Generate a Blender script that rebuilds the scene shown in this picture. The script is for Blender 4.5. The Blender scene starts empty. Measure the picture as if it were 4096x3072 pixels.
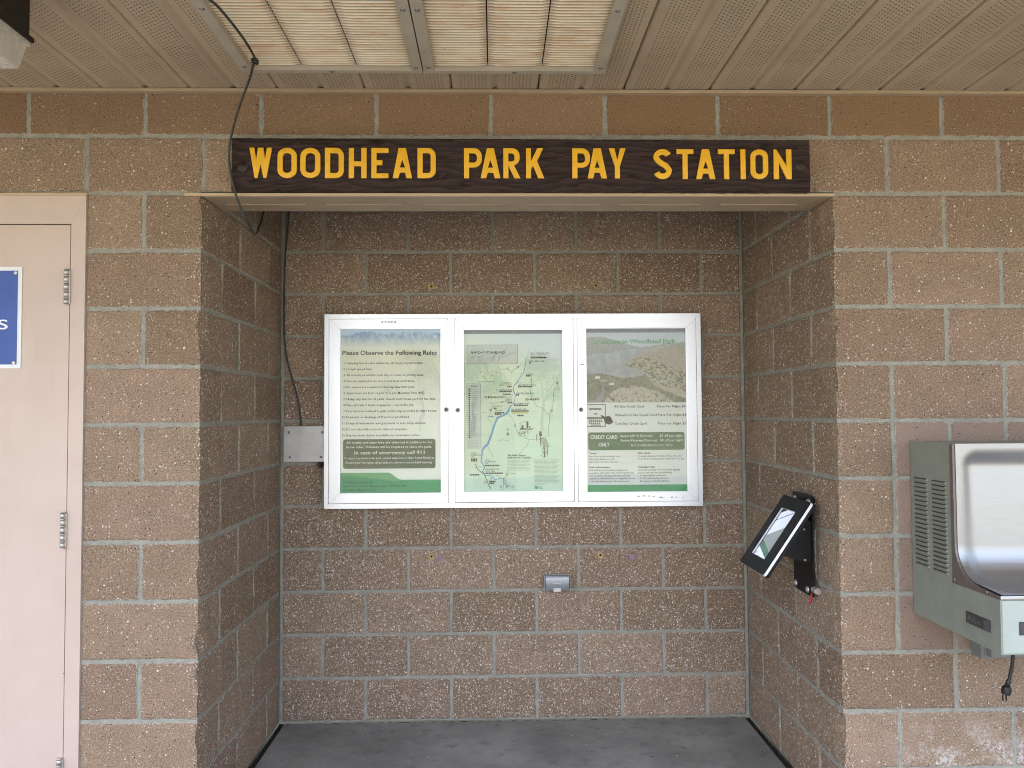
import bpy, bmesh, math, random
import numpy as np
from mathutils import Vector, Matrix
random.seed(7); rng = np.random.RandomState(11)
SC = bpy.context.scene
COL = SC.collection
c = 0.2032                      # one course of block
W = 11 * c                      # recess width
DEP = 5 * c                     # recess depth
TOP = 2.605                     # soffit height
INF = 0.0

# ------------------------------------------------------------------ helpers
def link(o, parent=None):
    COL.objects.link(o)
    if parent: o.parent = parent
    return o
def tag(o, label=None, cat=None, group=None, kind=None):
    if label: o['label'] = label
    if cat: o['category'] = cat
    if group: o['group'] = group
    if kind: o['kind'] = kind
    return o
def thing(name, label, cat, loc=(0, 0, 0), group=None):
    o = bpy.data.objects.new(name, None); o.empty_display_size = .05
    o.location = loc; link(o)
    return tag(o, label, cat, group)
def mats_on(me, mats):
    for m in (mats if isinstance(mats, (list, tuple)) else [mats]): me.materials.append(m)
def obj_bm(name, bm, mats, parent=None, smooth=None):
    me = bpy.data.meshes.new(name); bm.normal_update(); bm.to_mesh(me); bm.free()
    mats_on(me, mats)
    o = bpy.data.objects.new(name, me); link(o)
    if parent:
        o.parent = parent
        o.matrix_parent_inverse = Matrix.Translation(-parent.location)
    if smooth is not None: shade(me, smooth)
    return o
def shade(me, ang=30):
    n = len(me.polygons)
    me.polygons.foreach_set('use_smooth', [True] * n)
    if ang < 180: me.set_sharp_from_angle(angle=math.radians(ang))
def obj_np(name, V, F, mats, parent=None, smooth=None, mi=None, attr=None):
    me = bpy.data.meshes.new(name)
    V = np.asarray(V, np.float32); 
    if isinstance(F, np.ndarray):
        k = F.shape[1]
        me.vertices.add(len(V)); me.vertices.foreach_set('co', V.ravel())
        me.loops.add(F.size); me.loops.foreach_set('vertex_index', F.ravel().astype(np.int32))
        me.polygons.add(len(F)); me.polygons.foreach_set('loop_start', np.arange(0, F.size, k, dtype=np.int32))
        me.update(calc_edges=True); me.validate()
    else:
        me.from_pydata([tuple(map(float, v)) for v in V], [], F); me.update()
    mats_on(me, mats)
    if mi is not None: me.polygons.foreach_set('material_index', np.asarray(mi, np.int32))
    if attr is not None:
        a = me.color_attributes.new('tint', 'FLOAT_COLOR', 'POINT')
        a.data.foreach_set('color', np.asarray(attr, np.float32).ravel())
    o = bpy.data.objects.new(name, me); link(o)
    if parent:
        o.parent = parent
        o.matrix_parent_inverse = Matrix.Translation(-parent.location)
    if smooth is not None: shade(me, smooth)
    return o
def box(bm, x0, x1, y0, y1, z0, z1, bev=0, mi=0, M=None):
    vs = [bm.verts.new((x, y, z)) for x in (x0, x1) for y in (y0, y1) for z in (z0, z1)]
    fs = []
    for idx in ((0, 1, 3, 2), (4, 6, 7, 5), (0, 4, 5, 1), (2, 3, 7, 6), (0, 2, 6, 4), (1, 5, 7, 3)):
        f = bm.faces.new([vs[i] for i in idx]); f.material_index = mi; fs.append(f)
    bmesh.ops.recalc_face_normals(bm, faces=fs)
    if bev:
        es = list({e for f in fs for e in f.edges})
        r = bmesh.ops.bevel(bm, geom=es, offset=bev, segments=2, affect='EDGES', profile=.5)
        for f in r['faces']: f.material_index = mi
        vs = list({v for f in r['faces'] for v in f.verts} | {v for v in vs if v.is_valid})
    if M is not None:
        for v in vs:
            if v.is_valid: v.co = M @ v.co
    return vs
def cyl(bm, p0, p1, r0, r1=None, seg=20, mi=0, cap=True):
    r1 = r0 if r1 is None else r1
    p0, p1 = Vector(p0), Vector(p1); d = (p1 - p0).normalized()
    a = d.orthogonal().normalized(); b = d.cross(a)
    A = []; B = []
    for k in range(seg):
        t = 2 * math.pi * k / seg; n = a * math.cos(t) + b * math.sin(t)
        A.append(bm.verts.new(p0 + n * r0)); B.append(bm.verts.new(p1 + n * r1))
    for k in range(seg):
        f = bm.faces.new((A[k], A[(k + 1) % seg], B[(k + 1) % seg], B[k])); f.material_index = mi; f.smooth = True
    if cap:
        f = bm.faces.new(A[::-1]); f.material_index = mi
        f = bm.faces.new(B); f.material_index = mi
def lathe(bm, p, d, prof, seg=20, mi=0):
    p, d = Vector(p), Vector(d).normalized(); a = d.orthogonal().normalized(); b = d.cross(a)
    rings = []
    for (h, r) in prof:
        rings.append([bm.verts.new(p + d * h + (a * math.cos(2 * math.pi * k / seg) + b * math.sin(2 * math.pi * k / seg)) * max(r, 1e-5)) for k in range(seg)])
    for A, B in zip(rings, rings[1:]):
        for k in range(seg):
            f = bm.faces.new((A[k], A[(k + 1) % seg], B[(k + 1) % seg], B[k])); f.material_index = mi; f.smooth = True
    f = bm.faces.new(rings[-1]); f.material_index = mi
def smooth_path(pts, n=8):
    P = [Vector(p) for p in pts]; P = [2 * P[0] - P[1]] + P + [2 * P[-1] - P[-2]]
    out = []
    for i in range(1, len(P) - 2):
        p0, p1, p2, p3 = P[i - 1:i + 3]
        for k in range(n):
            t = k / n
            out.append(.5 * ((2 * p1) + (p2 - p0) * t + (2 * p0 - 5 * p1 + 4 * p2 - p3) * t * t + (3 * p1 - p0 - 3 * p2 + p3) * t ** 3))
    out.append(P[-2]); return out
def tube(bm, pts, r, seg=10, mi=0):
    up = Vector((.31, .17, .93)).normalized(); rings = []
    for i, p in enumerate(pts):
        d = (pts[min(i + 1, len(pts) - 1)] - pts[max(i - 1, 0)]).normalized()
        a = (up - d * up.dot(d)); a = a.normalized() if a.length > 1e-4 else d.orthogonal().normalized()
        up = a; b = d.cross(a); rr = r(i / (len(pts) - 1)) if callable(r) else r
        rings.append([bm.verts.new(p + (a * math.cos(2 * math.pi * k / seg) + b * math.sin(2 * math.pi * k / seg)) * rr) for k in range(seg)])
    for A, B in zip(rings, rings[1:]):
        for k in range(seg):
            f = bm.faces.new((A[k], A[(k + 1) % seg], B[(k + 1) % seg], B[k])); f.smooth = True; f.material_index = mi
    bm.faces.new(rings[0][::-1]).material_index = mi; bm.faces.new(rings[-1]).material_index = mi
def prism(bm, poly, axis, a0, a1, mi=0):
    def P(u, v, a): return {'x': (a, u, v), 'y': (u, a, v), 'z': (u, v, a)}[axis]
    A = [bm.verts.new(P(u, v, a0)) for u, v in poly]; B = [bm.verts.new(P(u, v, a1)) for u, v in poly]
    fs = [bm.faces.new(A), bm.faces.new(B[::-1])]
    n = len(poly)
    for k in range(n): fs.append(bm.faces.new((A[k], B[k], B[(k + 1) % n], A[(k + 1) % n])))
    for f in fs: f.material_index = mi
    bmesh.ops.recalc_face_normals(bm, faces=fs)
    return fs
def rrect(x0, x1, z0, z1, r, n=5):
    out = []
    for cx, cz, a0 in ((x1 - r, z1 - r, 0), (x0 + r, z1 - r, 90), (x0 + r, z0 + r, 180), (x1 - r, z0 + r, 270)):
        for k in range(n + 1):
            a = math.radians(a0 + 90 * k / n); out.append((cx + r * math.cos(a), cz + r * math.sin(a)))
    return out
LAT = rng.rand(256, 256)
def vnoise(x, y):
    x = np.asarray(x, float); y = np.asarray(y, float)
    xi = np.floor(x).astype(int); yi = np.floor(y).astype(int); fx = x - xi; fy = y - yi
    fx = fx * fx * (3 - 2 * fx); fy = fy * fy * (3 - 2 * fy)
    g = lambda i, j: LAT[i % 256, j % 256]
    return (g(xi, yi) * (1 - fx) + g(xi + 1, yi) * fx) * (1 - fy) + (g(xi, yi + 1) * (1 - fx) + g(xi + 1, yi + 1) * fx) * fy
def fbm(x, y, o=4):
    s = 0; a = .5; t = 0
    for k in range(o): s = s + a * vnoise(x * 2 ** k + 17 * k, y * 2 ** k + 31 * k); t += a; a *= .5
    return s / t

# ------------------------------------------------------------------ materials
class NT:
    def __init__(s, name):
        s.m = bpy.data.materials.new(name); s.m.use_nodes = True; s.t = s.m.node_tree; s.t.nodes.clear()
        s.out = s.t.nodes.new('ShaderNodeOutputMaterial'); s._oc = None
    def n(s, typ, **k):
        nd = s.t.nodes.new('ShaderNode' + typ)
        for a, v in k.items():
            if a.startswith('i_'):
                key = a[2:]; key = int(key) if key.isdigit() else key.replace('_', ' ')
                s.set(nd.inputs[key], v)
            else: setattr(nd, a, v)
        return nd
    def set(s, sock, v):
        if isinstance(v, bpy.types.NodeSocket): s.t.links.new(v, sock)
        elif isinstance(v, bpy.types.Node): s.t.links.new(v.outputs[0], sock)
        else: sock.default_value = (*v, 1) if (isinstance(v, tuple) and len(v) == 3 and sock.type == 'RGBA') else v
    def oc(s):
        if s._oc is None: s._oc = s.n('TexCoord').outputs['Object']
        return s._oc
    def scale(s, v, sc):
        nd = s.n('Mapping'); s.set(nd.inputs['Vector'], v); nd.inputs['Scale'].default_value = sc; return nd.outputs[0]
    def math(s, op, a, b=0.0, cc=0.0, clamp=False):
        nd = s.n('Math', operation=op, use_clamp=clamp); s.set(nd.inputs[0], a); s.set(nd.inputs[1], b); s.set(nd.inputs[2], cc); return nd.outputs[0]
    def noise(s, v, sc, det=4, rough=.55, dist=0):
        nd = s.n('TexNoise'); s.set(nd.inputs['Vector'], v); nd.inputs['Scale'].default_value = sc
        nd.inputs['Detail'].default_value = det; nd.inputs['Roughness'].default_value = rough; nd.inputs['Distortion'].default_value = dist
        return nd
    def vor(s, v, sc, rnd=1.0):
        nd = s.n('TexVoronoi'); s.set(nd.inputs['Vector'], v); nd.inputs['Scale'].default_value = sc; nd.inputs['Randomness'].default_value = rnd; return nd
    def mr(s, v, a, b, lo=0.0, hi=1.0, smooth=True):
        nd = s.n('MapRange', interpolation_type='SMOOTHSTEP' if smooth else 'LINEAR'); s.set(nd.inputs[0], v)
        for i, q in enumerate((a, b, lo, hi)): s.set(nd.inputs[i + 1], q)
        return nd.outputs[0]
    def mix(s, f, a, b, mode='MIX'):
        nd = s.n('Mix', data_type='RGBA', blend_type=mode); s.set(nd.inputs[0], f); s.set(nd.inputs[6], a); s.set(nd.inputs[7], b); return nd.outputs[2]
    def bump(s, h, dist=.002, st=1.0, nrm=None):
        nd = s.n('Bump'); nd.inputs['Distance'].default_value = dist; nd.inputs['Strength'].default_value = st
        s.set(nd.inputs['Height'], h)
        if nrm is not None: s.set(nd.inputs['Normal'], nrm)
        return nd.outputs[0]
    def pbr(s, col, rough=.6, metal=0.0, nrm=None, spec=.5, **k):
        p = s.n('BsdfPrincipled'); s.set(p.inputs['Base Color'], col); s.set(p.inputs['Roughness'], rough); s.set(p.inputs['Metallic'], metal)
        p.inputs['Specular IOR Level'].default_value = spec
        if nrm is not None: s.set(p.inputs['Normal'], nrm)
        for a, v in k.items(): s.set(p.inputs[a.replace('_', ' ')], v)
        s.t.links.new(p.outputs[0], s.out.inputs[0]); return s.m

def simple(name, col, rough=.6, metal=0.0, var=.08, sc=30, bump=0.0, bsc=200, spec=.5):
    t = NT(name); n = t.noise(t.oc(), sc, 5)
    f = t.mr(n.outputs[0], .3, .7)
    cc = t.mix(f, tuple(x * (1 - var) for x in col), tuple(min(1, x * (1 + var)) for x in col))
    nr = None
    if bump: nr = t.bump(t.noise(t.oc(), bsc, 3).outputs[0], bump)
    rr = t.mr(t.noise(t.oc(), sc * 1.7, 3).outputs[0], .2, .8, max(0, rough - .06), min(1, rough + .06))
    return t.pbr(cc, rr, metal, nr, spec)

def block_material():
    t = NT('ground_face_block')
    at = t.n('Attribute', attribute_name='tint'); sep = t.n('SeparateColor'); t.set(sep.inputs[0], at.outputs['Color'])
    R, G, B = sep.outputs[0], sep.outputs[1], sep.outputs[2]
    co = t.oc()
    n1 = t.noise(co, 9, 5, .6).outputs[0]; n2 = t.noise(co, 170, 3, .7).outputs[0]
    base = t.mix(R, (.300, .212, .138), (.465, .350, .245))
    pink = t.mix(t.mr(n1, .35, .7), (.88, .87, .84), (1.07, 1.04, 1.03))
    base = t.mix(1.0, base, pink, 'MULTIPLY')
    base = t.mix(1.0, base, t.mix(t.mr(G, 0, .3, 0, 1, False), (1.0, .985, .92), (1.03, .965, .97)), 'MULTIPLY')
    base = t.mix(t.mr(n2, .33, .66), t.mix(.5, base, (.05, .035, .028)), t.mix(.34, base, (.50, .37, .28)))
    sm = t.mix(R, (.265, .160, .076), (.322, .197, .095))
    sm = t.mix(t.mr(n2, .3, .7), t.mix(.3, sm, (.06, .035, .02)), t.mix(.12, sm, (.42, .26, .16)))
    smp = t.mix(R, (.315, .230, .178), (.41, .305, .240))
    smp = t.mix(t.mr(n2, .3, .7), t.mix(.3, smp, (.08, .05, .04)), t.mix(.12, smp, (.5, .36, .3)))
    # aggregate stones
    dist = t.n('VectorMath', operation='MULTIPLY_ADD'); t.set(dist.inputs[0], t.noise(co, 220, 1).outputs['Color']); dist.inputs[1].default_value = (.0035,) * 3; t.set(dist.inputs[2], co)
    masks = []; cols = []
    for sc, lo, hi, keep in ((88, .17, .37, .50), (165, .21, .40, .50)):
        v = t.vor(dist.outputs[0], sc); cs = t.n('SeparateColor'); t.set(cs.inputs[0], v.outputs['Color'])
        thr = t.mr(cs.outputs[0], 0, 1, lo, hi, False)
        k = t.math('GREATER_THAN', cs.outputs[1], keep)
        m = t.math('MULTIPLY', t.mr(t.math('SUBTRACT', thr, v.outputs['Distance']), -.02, .03), k)
        masks.append(m); cols.append(t.mix(cs.outputs[2], (.52, .44, .36), (.97, .92, .84)))
    pit = t.vor(dist.outputs[0], 90); pc = t.n('SeparateColor'); t.set(pc.inputs[0], pit.outputs['Color'])
    pm = t.math('MULTIPLY', t.mr(t.math('SUBTRACT', .19, pit.outputs['Distance']), 0, .05), t.math('GREATER_THAN', pc.outputs[2], .82))
    stone_cov = t.math('SUBTRACT', 1.0, t.mr(G, .4, .8))
    dens = t.mr(t.noise(co, 5, 3).outputs[0], .3, .7, .75, 1.0)
    agg = base
    tot = 0.0
    for m, cl in zip(masks[::-1], cols[::-1]):
        mm = t.math('MULTIPLY', m, dens); agg = t.mix(mm, agg, cl); tot = t.math('MAXIMUM', tot, mm)
    few = t.math('MULTIPLY', masks[0], t.math('GREATER_THAN', t.noise(co, 31, 1).outputs[0], .70))
    sm = t.mix(t.math('MULTIPLY', few, .7), sm, (.62, .52, .42))
    ispink = t.math('GREATER_THAN', G, .9)
    sm = t.mix(ispink, sm, smp)
    col = t.mix(stone_cov, sm, agg)
    col = t.mix(pm, col, (.03, .022, .018))
    # white efflorescence low on the right-hand wall
    sx = t.n('SeparateXYZ'); t.set(sx.inputs[0], co)
    ef = t.math('MULTIPLY', t.mr(sx.outputs[2], .42, .22), t.mr(sx.outputs[0], 2.35, 2.6))
    ef = t.math('MULTIPLY', ef, t.math('MULTIPLY', t.mr(t.noise(co, 9, 4, .6).outputs[0], .44, .60), t.mr(t.noise(co, 70, 4, .75).outputs[0], .40, .60)))
    col = t.mix(t.math('MULTIPLY', ef, .85), col, (.66, .63, .60))
    # mortar smeared over the arrises
    sm_ = t.math('ADD', B, t.math('MULTIPLY', t.math('SUBTRACT', t.noise(co, 55, 5, .7).outputs[0], .5), 1.5))
    smear = t.mr(sm_, .74, .95)
    col = t.mix(t.math('MULTIPLY', smear, .8), col, t.mix(n1, (.40, .39, .34), (.52, .50, .45)))
    h = t.math('MULTIPLY', n2, 1.1)
    h = t.math('MULTIPLY_ADD', tot, .35, h); h = t.math('MULTIPLY_ADD', pm, -1.2, h)
    h = t.math('MULTIPLY_ADD', t.math('MULTIPLY', t.noise(co, 42, 2, .6).outputs[0], stone_cov), 1.3, h)
    nr = t.bump(h, .0045, 1.0)
    return t.pbr(col, .86, 0, nr, .3)

def mortar_material():
    t = NT('mortar'); co = t.oc()
    n = t.noise(co, 26, 5, .65).outputs[0]; f = t.noise(co, 300, 4, .7).outputs[0]
    col = t.mix(t.mr(n, .3, .7), (.365, .36, .300), (.495, .485, .42))
    col = t.mix(t.mr(f, .3, .75), t.mix(.5, col, (.13, .12, .10)), col)
    return t.pbr(col, .92, 0, t.bump(t.math('MULTIPLY_ADD', f, .6, n), .004, .8), .2)

def soffit_material(x0, pitch):
    t = NT('vented_soffit_paint'); co = t.oc()
    s = t.n('SeparateXYZ'); t.set(s.inputs[0], co)
    px = .0122; py = .0160
    u = t.math('MODULO', t.math('ADD', s.outputs[0], 20 * pitch - x0), pitch)      # 0..pitch across one face
    cu = t.math('DIVIDE', t.math('SUBTRACT', u, .028), px)
    ci = t.math('FLOOR', cu); fu = t.math('SUBTRACT', t.math('SUBTRACT', cu, ci), .5)
    st = t.math('MULTIPLY', t.math('MODULO', ci, 2.0), .5)
    cv = t.math('ADD', t.math('DIVIDE', t.math('ADD', s.outputs[1], 50), py), st)
    fv = t.math('SUBTRACT', t.math('FRACT', cv), .5)
    d = t.math('SQRT', t.math('ADD', t.math('MULTIPLY', fu, fu), t.math('MULTIPLY', fv, fv)))
    inside = t.math('MULTIPLY', t.math('GREATER_THAN', u, .030), t.math('LESS_THAN', u, .030 + px * 8))
    hole = t.math('MULTIPLY', t.mr(d, .21, .14), inside)
    n = t.noise(co, 3, 4).outputs[0]; g = t.noise(co, 60, 4).outputs[0]
    col = t.mix(t.mr(n, .3, .7), (.435, .355, .250), (.505, .412, .295))
    col = t.mix(t.mr(g, .62, .78, 0, .25), col, (.12, .09, .06))
    col = t.mix(t.math('MULTIPLY', hole, .8), col, (.008, .006, .005))
    nr = t.bump(t.math('SUBTRACT', 1.0, hole), .0015, 1.0)
    return t.pbr(col, .55, 0, nr, .4)

def wood_material():
    t = NT('dark_stained_wood'); co = t.scale(t.oc(), (1, 1, 1))
    st = t.scale(co, (1.4, 8, 20))
    warp = t.n('VectorMath', operation='MULTIPLY_ADD'); t.set(warp.inputs[0], t.noise(t.scale(co, (2.2, 3, 9)), 1.6, 3).outputs['Color']); warp.inputs[1].default_value = (.4, .4, 2.8); t.set(warp.inputs[2], st)
    w = t.n('TexWave', wave_type='BANDS', bands_direction='Z', wave_profile='SAW'); t.set(w.inputs['Vector'], warp.outputs[0]); w.inputs['Scale'].default_value = .55; w.inputs['Distortion'].default_value = 3.0; w.inputs['Detail'].default_value = 3; w.inputs['Detail Scale'].default_value = 1.2
    fine = t.noise(t.scale(co, (30, 60, 300)), 1.0, 4, .6).outputs[0]
    h = t.math('MULTIPLY_ADD', fine, .14, w.outputs['Fac'])
    col = t.mix(t.mr(h, .1, 1.1), (.017, .0076, .0062), (.044, .0215, .0185))
    sp = t.vor(t.oc(), 60); sc_ = t.n('SeparateColor'); t.set(sc_.inputs[0], sp.outputs['Color'])
    dots = t.math('MULTIPLY', t.math('LESS_THAN', sp.outputs['Distance'], .09), t.math('GREATER_THAN', sc_.outputs[0], .88))
    col = t.mix(t.math('MULTIPLY', dots, .6), col, (.4, .35, .3))
    return t.pbr(col, t.mr(fine, .2, .8, .50, .66), 0, t.bump(h, .008, 1.0), .3)

def concrete_material(name, a, b, sp=True, sc=2.2):
    t = NT(name); co = t.oc()
    n = t.noise(co, sc, 6, .62).outputs[0]; g = t.noise(co, 14, 5, .6).outputs[0]; f = t.noise(co, 260, 3).outputs[0]
    col = t.mix(t.mr(n, .32, .68), a, b)
    col = t.mix(t.mr(g, .53, .70, 0, .5), col, tuple(x * .62 for x in a))
    col = t.mix(t.mr(f, .35, .75, 0, .25), col, tuple(min(1, x * 1.4) for x in b))
    if sp:
        v = t.vor(co, 19); s = t.n('SeparateColor'); t.set(s.inputs[0], v.outputs['Color'])
        m = t.math('MULTIPLY', t.math('LESS_THAN', v.outputs['Distance'], .085), t.math('GREATER_THAN', s.outputs[0], .86))
        col = t.mix(m, col, t.mix(t.math('GREATER_THAN', s.outputs[1], .5), (.03, .025, .02), (.62, .60, .55)))
    return t.pbr(col, t.mr(g, .3, .7, .5, .75), 0, t.bump(t.math('MULTIPLY_ADD', f, .4, g), .003, .5), .4)

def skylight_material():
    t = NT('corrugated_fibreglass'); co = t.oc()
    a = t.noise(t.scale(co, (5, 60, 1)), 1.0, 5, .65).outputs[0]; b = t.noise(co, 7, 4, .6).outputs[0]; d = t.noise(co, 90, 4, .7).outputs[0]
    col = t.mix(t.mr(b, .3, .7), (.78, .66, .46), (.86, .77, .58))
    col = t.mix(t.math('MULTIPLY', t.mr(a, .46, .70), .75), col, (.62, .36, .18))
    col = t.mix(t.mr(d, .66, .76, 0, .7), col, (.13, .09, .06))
    sz = t.n('SeparateXYZ'); t.set(sz.inputs[0], co); col = t.mix(t.mr(sz.outputs[2], 2.5850, 2.5892, 0, .62), col, (.20, .135, .085))  # shadow lines between the ribs, painted into the colour by height
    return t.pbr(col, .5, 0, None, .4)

def brushed(name, col, rough, metal, axis=(2, 400, 400), amt=.05, bump=.0003):
    t = NT(name); co = t.oc(); n = t.noise(t.scale(co, axis), 1.0, 4, .6).outputs[0]; g = t.noise(co, 12, 4).outputs[0]
    cc = t.mix(t.mr(n, .25, .75), tuple(x * (1 - amt) for x in col), tuple(min(1, x * (1 + amt)) for x in col))
    cc = t.mix(t.mr(g, .55, .8, 0, .12), cc, tuple(x * .7 for x in col))
    r = t.mr(n, .2, .8, rough - .05, rough + .07)
    return t.pbr(cc, r, metal, t.bump(n, bump, .6), .5)

def glass_material(name, k=1.6, tint=(.97, .985, .97)):
    t = NT(name)
    lw = t.n('LayerWeight'); lw.inputs['Blend'].default_value = .5
    fr = t.n('Fresnel'); fr.inputs['IOR'].default_value = 1.5
    fac = t.math('MULTIPLY', fr.outputs[0], k, clamp=True)
    tr = t.n('BsdfTransparent'); tr.inputs[0].default_value = (*tint, 1)
    gl = t.n('BsdfGlossy'); gl.inputs['Roughness'].default_value = 0.0
    nz = t.noise(t.oc(), 5, 2).outputs[0]
    t.set(gl.inputs['Normal'], t.bump(nz, .002, .25))
    mx = t.n('MixShader'); t.set(mx.inputs[0], fac); t.t.links.new(tr.outputs[0], mx.inputs[1]); t.t.links.new(gl.outputs[0], mx.inputs[2])
    t.t.links.new(mx.outputs[0], t.out.inputs[0]); return t.m

def print_material():
    t = NT('printed_paper'); at = t.n('Attribute', attribute_name='tint')
    return t.pbr(at.outputs['Color'], .5, 0, None, .4)

def ink(name, col): return simple(name, col, .5, 0, .04, 60)

M = {}
M['block'] = block_material(); M['mortar'] = mortar_material()
SX0 = .2665; PIT = .1533
M['soffit'] = soffit_material(SX0, PIT)
M['trim'] = simple('tan_trim_paint', (.40, .30, .19), .5, 0, .06, 8)
M['lintel'] = simple('tan_lintel_paint', (.40, .31, .215), .5, 0, .05, 7)
M['edge'] = simple('pale_tan_paint', (.56, .42, .27), .5, 0, .05, 9)
M['wood'] = wood_material()
M['yellow'] = simple('yellow_paint', (.90, .50, .026), .45, 0, .05, 25, .0006, 60)
M['brownpaint'] = simple('brown_paint', (.030, .018, .016), .45)
t = NT('blush_door_paint'); co_ = t.oc(); n_ = t.noise(co_, 3, 5).outputs[0]; st_ = t.noise(t.scale(co_, (22, 22, 2.2)), 1.0, 5, .65).outputs[0]
cc = t.mix(t.mr(n_, .3, .7), (.575, .455, .380), (.63, .505, .428)); cc = t.mix(t.mr(st_, .60, .78, 0, .22), cc, (.40, .31, .26))
v_ = t.vor(co_, 9); vs_ = t.n('SeparateColor'); t.set(vs_.inputs[0], v_.outputs['Color']); sp_ = t.math('MULTIPLY', t.math('LESS_THAN', v_.outputs['Distance'], .026), t.math('GREATER_THAN', vs_.outputs[0], .55))
cc = t.mix(t.math('MULTIPLY', sp_, .8), cc, (.12, .06, .045)); M['door'] = t.pbr(cc, t.mr(st_, .3, .8, .42, .58), 0, t.bump(t.noise(co_, 90, 3).outputs[0], .0006, .6), .5)
M['hinge'] = brushed('worn_steel', (.60, .58, .54), .40, .75, (60, 60, 60))
M['dark'] = simple('dark_gap', (.012, .011, .010), .9)
M['blue'] = simple('blue_sign', (.022, .075, .34), .35, 0, .05, 6)
M['white'] = simple('white_paint', (.80, .81, .82), .4, 0, .03, 20)
M['alu'] = brushed('anodised_aluminium', (.84, .86, .90), .36, .85, (3, 3, 260), .03)
M['alu_v'] = brushed('anodised_aluminium_upright', (.84, .86, .90), .36, .85, (260, 3, 3), .03)
M['plate'] = brushed('dull_aluminium_sheet', (.60, .59, .58), .42, .55, (14, 14, 14), .10)
M['skyframe'] = simple('grey_beige_metal', (.47, .425, .35), .5, .1, .07, 10)
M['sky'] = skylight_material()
M['cable'] = simple('dark_cable_jacket', (.040, .045, .042), .5, 0, .15, 40)
M['black'] = simple('black_powder_coat', (.007, .007, .008), .55, 0, .15, 60, .0004, 500, .28)
M['blackp'] = simple('black_plastic', (.014, .014, .014), .45)
M['acryl'] = simple('white_acrylic', (.84, .86, .88), .3, 0, .02)
M['sage'] = simple('sage_textured_enamel', (.295, .325, .275), .48, .15, .05, 14, .0006, 420)
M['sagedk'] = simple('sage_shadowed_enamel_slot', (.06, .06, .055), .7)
M['steel'] = brushed('brushed_stainless', (.455, .455, .45), .40, 1.0, (3, 160, 160), .05)
M['steelpol'] = brushed('polished_stainless_edge', (.72, .72, .73), .22, 1.0, (30, 30, 30), .04)
M['bronze'] = simple('grey_brown_trim', (.20, .175, .165), .4, .5, .06)
M['pushbar'] = simple('charcoal_rubber', (.055, .055, .056), .5, 0, .1, 30)
M['pushtxt'] = simple('moulded_charcoal_text', (.15, .15, .15), .4)
M['lens'] = simple('hazy_prismatic_lens', (.56, .53, .48), .25, 0, .10, 14)
M['lamp'] = simple('bronze_lamp_housing', (.010, .008, .006), .5)
M['floor'] = concrete_material('worn_grey_concrete', (.180, .184, .172), (.315, .318, .298))
M['apron'] = concrete_material('worn_asphalt', (.100, .097, .088), (.135, .130, .118), False)
M['joint'] = simple('fibre_joint_filler', (.020, .015, .011), .95, 0, .5, 120, .004, 120)
M['glass'] = glass_material('case_glass', .95)
M['print'] = print_material()
M['grey_cover'] = brushed('grey_diecast_cover', (.36, .38, .41), .38, .6, (60, 60, 60), .05)
M['red'] = simple('red_wire_sleeve', (.45, .012, .016), .4)
M['mud'] = simple('rusty_brown_debris', (.05, .018, .009), .95, 0, .5, 90)
M['ochre'] = simple('ochre_sealant', (.56, .38, .15), .7, 0, .15, 80)
M['lilac'] = simple('lilac_chalk', (.36, .24, .34), .9, 0, .15, 80)
M['screw'] = brushed('zinc_screw', (.30, .30, .32), .3, .9, (90, 90, 90))
for nm, cc in dict(ink_grey=(.075, .068, .062), ink_dark=(.030, .028, .028), ink_white=(.80, .81, .78), ink_green=(.10, .42, .16), ink_lime=(.27, .62, .27), ink_dkgreen=(.032, .072, .026),
                   ink_dkgreen2=(.045, .15, .06), ink_blue=(.11, .36, .66), ink_red=(.38, .10, .09), ink_yellow=(.80, .63, .14), ink_teal=(.05, .36, .30), ink_brown=(.11, .08, .07), ink_line=(.20, .21, .19), ink_box=(.66, .70, .64)).items():
    M[nm] = ink(nm, cc)

# ------------------------------------------------------------------ lettering
_font_cache = {}
def text_geo(s, bold=0.0, res=2):
    key = (s, bold)
    if key in _font_cache: return _font_cache[key]
    cu = bpy.data.curves.new('t', 'FONT'); cu.body = s; cu.size = 1; cu.offset = bold; cu.resolution_u = res
    ob = bpy.data.objects.new('t', cu); me = ob.to_mesh()
    V = np.array([v.co[:2] for v in me.vertices]); F = [list(p.vertices) for p in me.polygons]
    ob.to_mesh_clear(); bpy.data.objects.remove(ob); bpy.data.curves.remove(cu)
    _font_cache[key] = (V, F); return V, F

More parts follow.
